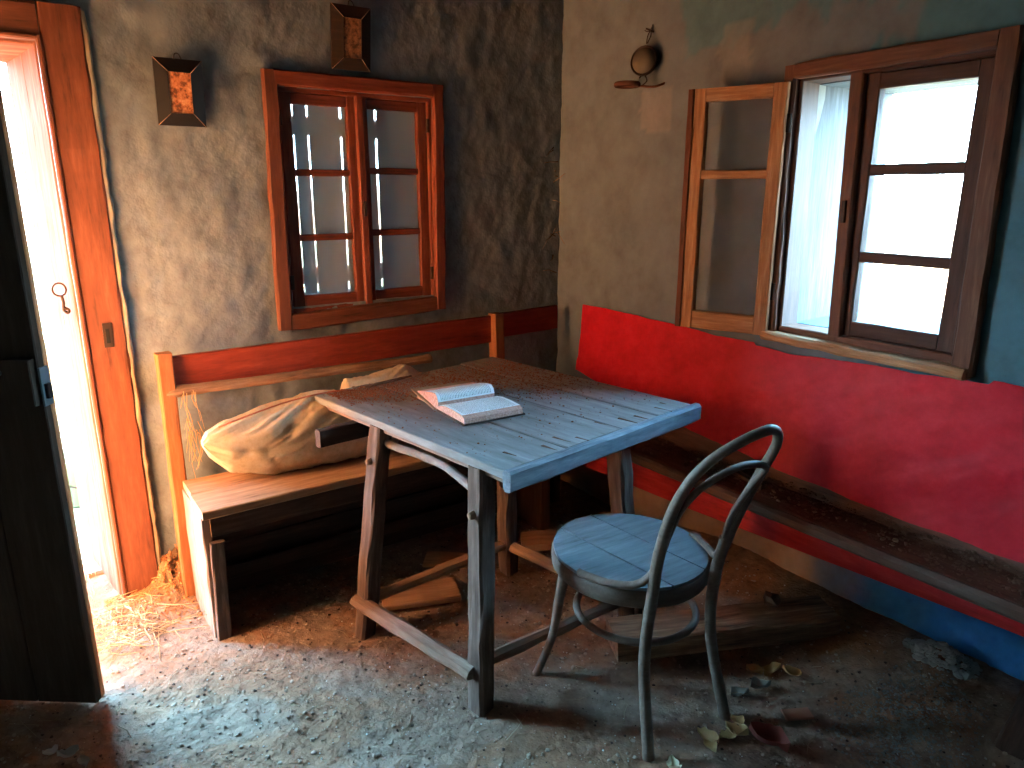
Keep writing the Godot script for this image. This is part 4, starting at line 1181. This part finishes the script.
func litter() -> void:
	var crumb := mottled("crumb_dirt", [[0.2, srgb(128, 108, 90)], [0.8, srgb(164, 146, 128)]], 8.0, 0.02, 4, 0.95)
	var pale := plain("pale_grit", srgb(176, 172, 162), 0.9)
	var darkg := plain("dark_grit", srgb(62, 48, 40), 0.95)
	var anywhere := func():
		var x := rng.randf_range(-3.0, -0.08)
		var z := rng.randf_range(0.05, 3.2)
		return Vector3(x, ground(x, z) + 0.001, z)
	scatter("floor_crumbs", "crumbs of dry earth strewn over the floor", "dirt", 9000, clod_mesh(1), crumb, anywhere, 0.0015, 0.008)
	scatter("pale_grit", "pale grit strewn over the earth floor", "grit", 1800, clod_mesh(2), pale, anywhere, 0.0012, 0.004)
	scatter("dark_grit", "dark specks strewn over the earth floor", "grit", 4500, clod_mesh(3), darkg, anywhere, 0.0015, 0.0065)
	scatter("ash_pebbles", "patch of grey pebbly ash on the floor by the low bench", "ash", 2200, clod_mesh(4), plain("ash_grey", srgb(118, 118, 112), 0.95), func():
		var a := rng.randf() * TAU
		var r := pow(rng.randf(), 0.8) * (1.0 + 0.4 * bump.get_noise_2d(a * 60.0, 8.0))
		var x := -0.36 + cos(a) * r * 0.24
		var z := 2.07 + sin(a) * r * 0.18
		return Vector3(x, ground(x, z) + 0.001, z), 0.0015, 0.0062)
	scatter("rubble_heap", "crumbled plaster heap against the wall under the low bench", "rubble", 260, clod_mesh(6), plain("plaster_rubble", srgb(150, 150, 142), 0.95), func():
		var a := rng.randf() * TAU
		var r := sqrt(rng.randf())
		return Vector3(-0.07 + cos(a) * r * 0.06, ground(-0.07, 2.02) + (1.0 - r) * 0.05, 2.02 + sin(a) * r * 0.11), 0.006, 0.018)
	scatter("door_rubble", "crumbled earth heaped between the door frame and the bench", "rubble", 2200, clod_mesh(7), mottled("orange_earth", [[0.2, srgb(120, 78, 50)], [0.8, srgb(176, 124, 84)]], 8.0, 0.02, 4, 0.95), func():
		var x := rng.randf_range(-2.15, -1.87)
		var z := rng.randf_range(-0.005, 0.32) * rng.randf()
		var top := 0.004
		return Vector3(x, ground(x, z) + rng.randf() * top, z), 0.002, 0.008)
	# dust and splinters on the table and the benches
	scatter("table_crumbs", "dark crumbs and dust on the far part of the table top", "dust", 9000, clod_mesh(8), plain("dust_brown", srgb(116, 70, 44), 0.95), func():
		var x := rng.randf_range(-0.45, 0.45)
		var z := rng.randf_range(-0.52, 0.40)
		if rng.randf() < 0.93:
			x = rng.randf_range(-0.42, 0.455)
			z = -0.535 + 0.62 * (0.35 + 0.65 * smoothstep(-0.45, 0.25, x)) * sqrt(rng.randf()) * rng.randf_range(0.3, 1.15)
		var th := deg_to_rad(8.7)
		return Vector3(-0.8655 + cos(th) * x + sin(th) * z, 0.7655, 0.7595 - sin(th) * x + cos(th) * z), 0.0012, 0.0045)
	scatter("bench_crumbs", "dirt and crumbs along the back of the low brown bench", "dirt", 1900, clod_mesh(9), plain("bench_dirt", srgb(116, 84, 66), 0.95), func():
		var z := rng.randf_range(0.5, 2.5)
		var d := pow(rng.randf(), 2.0)
		return Vector3(-0.03 - 0.15 * d, 0.436 + 0.05 * pow(1.0 - d, 3.0) * rng.randf() * (0.6 + 0.4 * bump.get_noise_2d(z * 500.0, 2.0)), z), 0.002, 0.010)
	scatter("bench_plaster", "flakes of pale plaster on the low brown bench", "plaster", 60, clod_mesh(10), plain("flake", srgb(136, 110, 86), 0.95), func():
		var z := rng.randf_range(0.8, 1.9)
		return Vector3(-0.05 - 0.10 * rng.randf(), 0.440, z), 0.003, 0.011)
	# straw by the door
	var straw := plain("straw", srgb(168, 136, 92), 0.85)
	var pile := straw_mesh(520, func():
		var x := rng.randf_range(-2.75, -2.30)
		var z := rng.randf_range(-0.75, 0.05)
		var l := rng.randf_range(0.05, 0.18)
		var a := rng.randf_range(PI * 0.3, PI * 1.7)
		if rng.randf() < 0.45:
			x = rng.randf_range(-2.35, -1.97)
			z = rng.randf_range(0.05, 0.36)
			a = rng.randf_range(0.0, PI)
		elif rng.randf() < 0.4:
			x = rng.randf_range(-2.26, -2.18)
			z = rng.randf_range(-0.38, 0.0)
			a = PI * 0.5 + rng.randf_range(-0.25, 0.6)
		var y := maxf(ground(x, z), -0.02) + rng.randf() * (0.14 if z < 0.0 and x < -2.14 else 0.035)
		return [Vector3(x, y, z), Vector3(cos(a) * l, rng.randf_range(-0.02, 0.03), sin(a) * l)], 0.0014)
	var s := put(self, "door_straw", pile, straw)
	tag(s, "tangle of straw and dry grass lying in the doorway", "straw", "", "stuff")
	var loose := straw_mesh(150, func():
		var x := rng.randf_range(-2.4, -0.2)
		var z := rng.randf_range(0.4, 2.6)
		var l := rng.randf_range(0.02, 0.11)
		var a := rng.randf() * TAU
		return [Vector3(x, ground(x, z) + 0.004, z), Vector3(cos(a) * l, 0.006, sin(a) * l)], 0.0012)
	s = put(self, "floor_straw", loose, plain("straw_grey", srgb(140, 122, 98), 0.9))
	tag(s, "bits of straw and twigs scattered over the floor", "straw", "", "stuff")
	var lath := board(self, "thin_lath", Vector3(-1.21, 0.772, 0.33), Vector3(-0.98, 0.770, 0.27), 0.014, 0.008, Vector3.UP, M.old_stick, 0.0015, 0.002)
	tag(lath, "thin wooden lath lying on the table along its edge by the bench", "lath")
	var hang := straw_mesh(26, func():
		var y := rng.randf_range(0.58, 0.82)
		return [Vector3(-1.80 + rng.randf_range(-0.025, 0.025), y, 0.15 + rng.randf_range(0.0, 0.03)), Vector3(rng.randf_range(-0.04, 0.04), -rng.randf_range(0.03, 0.14), rng.randf_range(-0.01, 0.02))], 0.0011)
	s = put(self, "hanging_roots", hang, straw)
	tag(s, "tuft of dry rootlets hanging from the bench slat", "straw", "", "stuff")
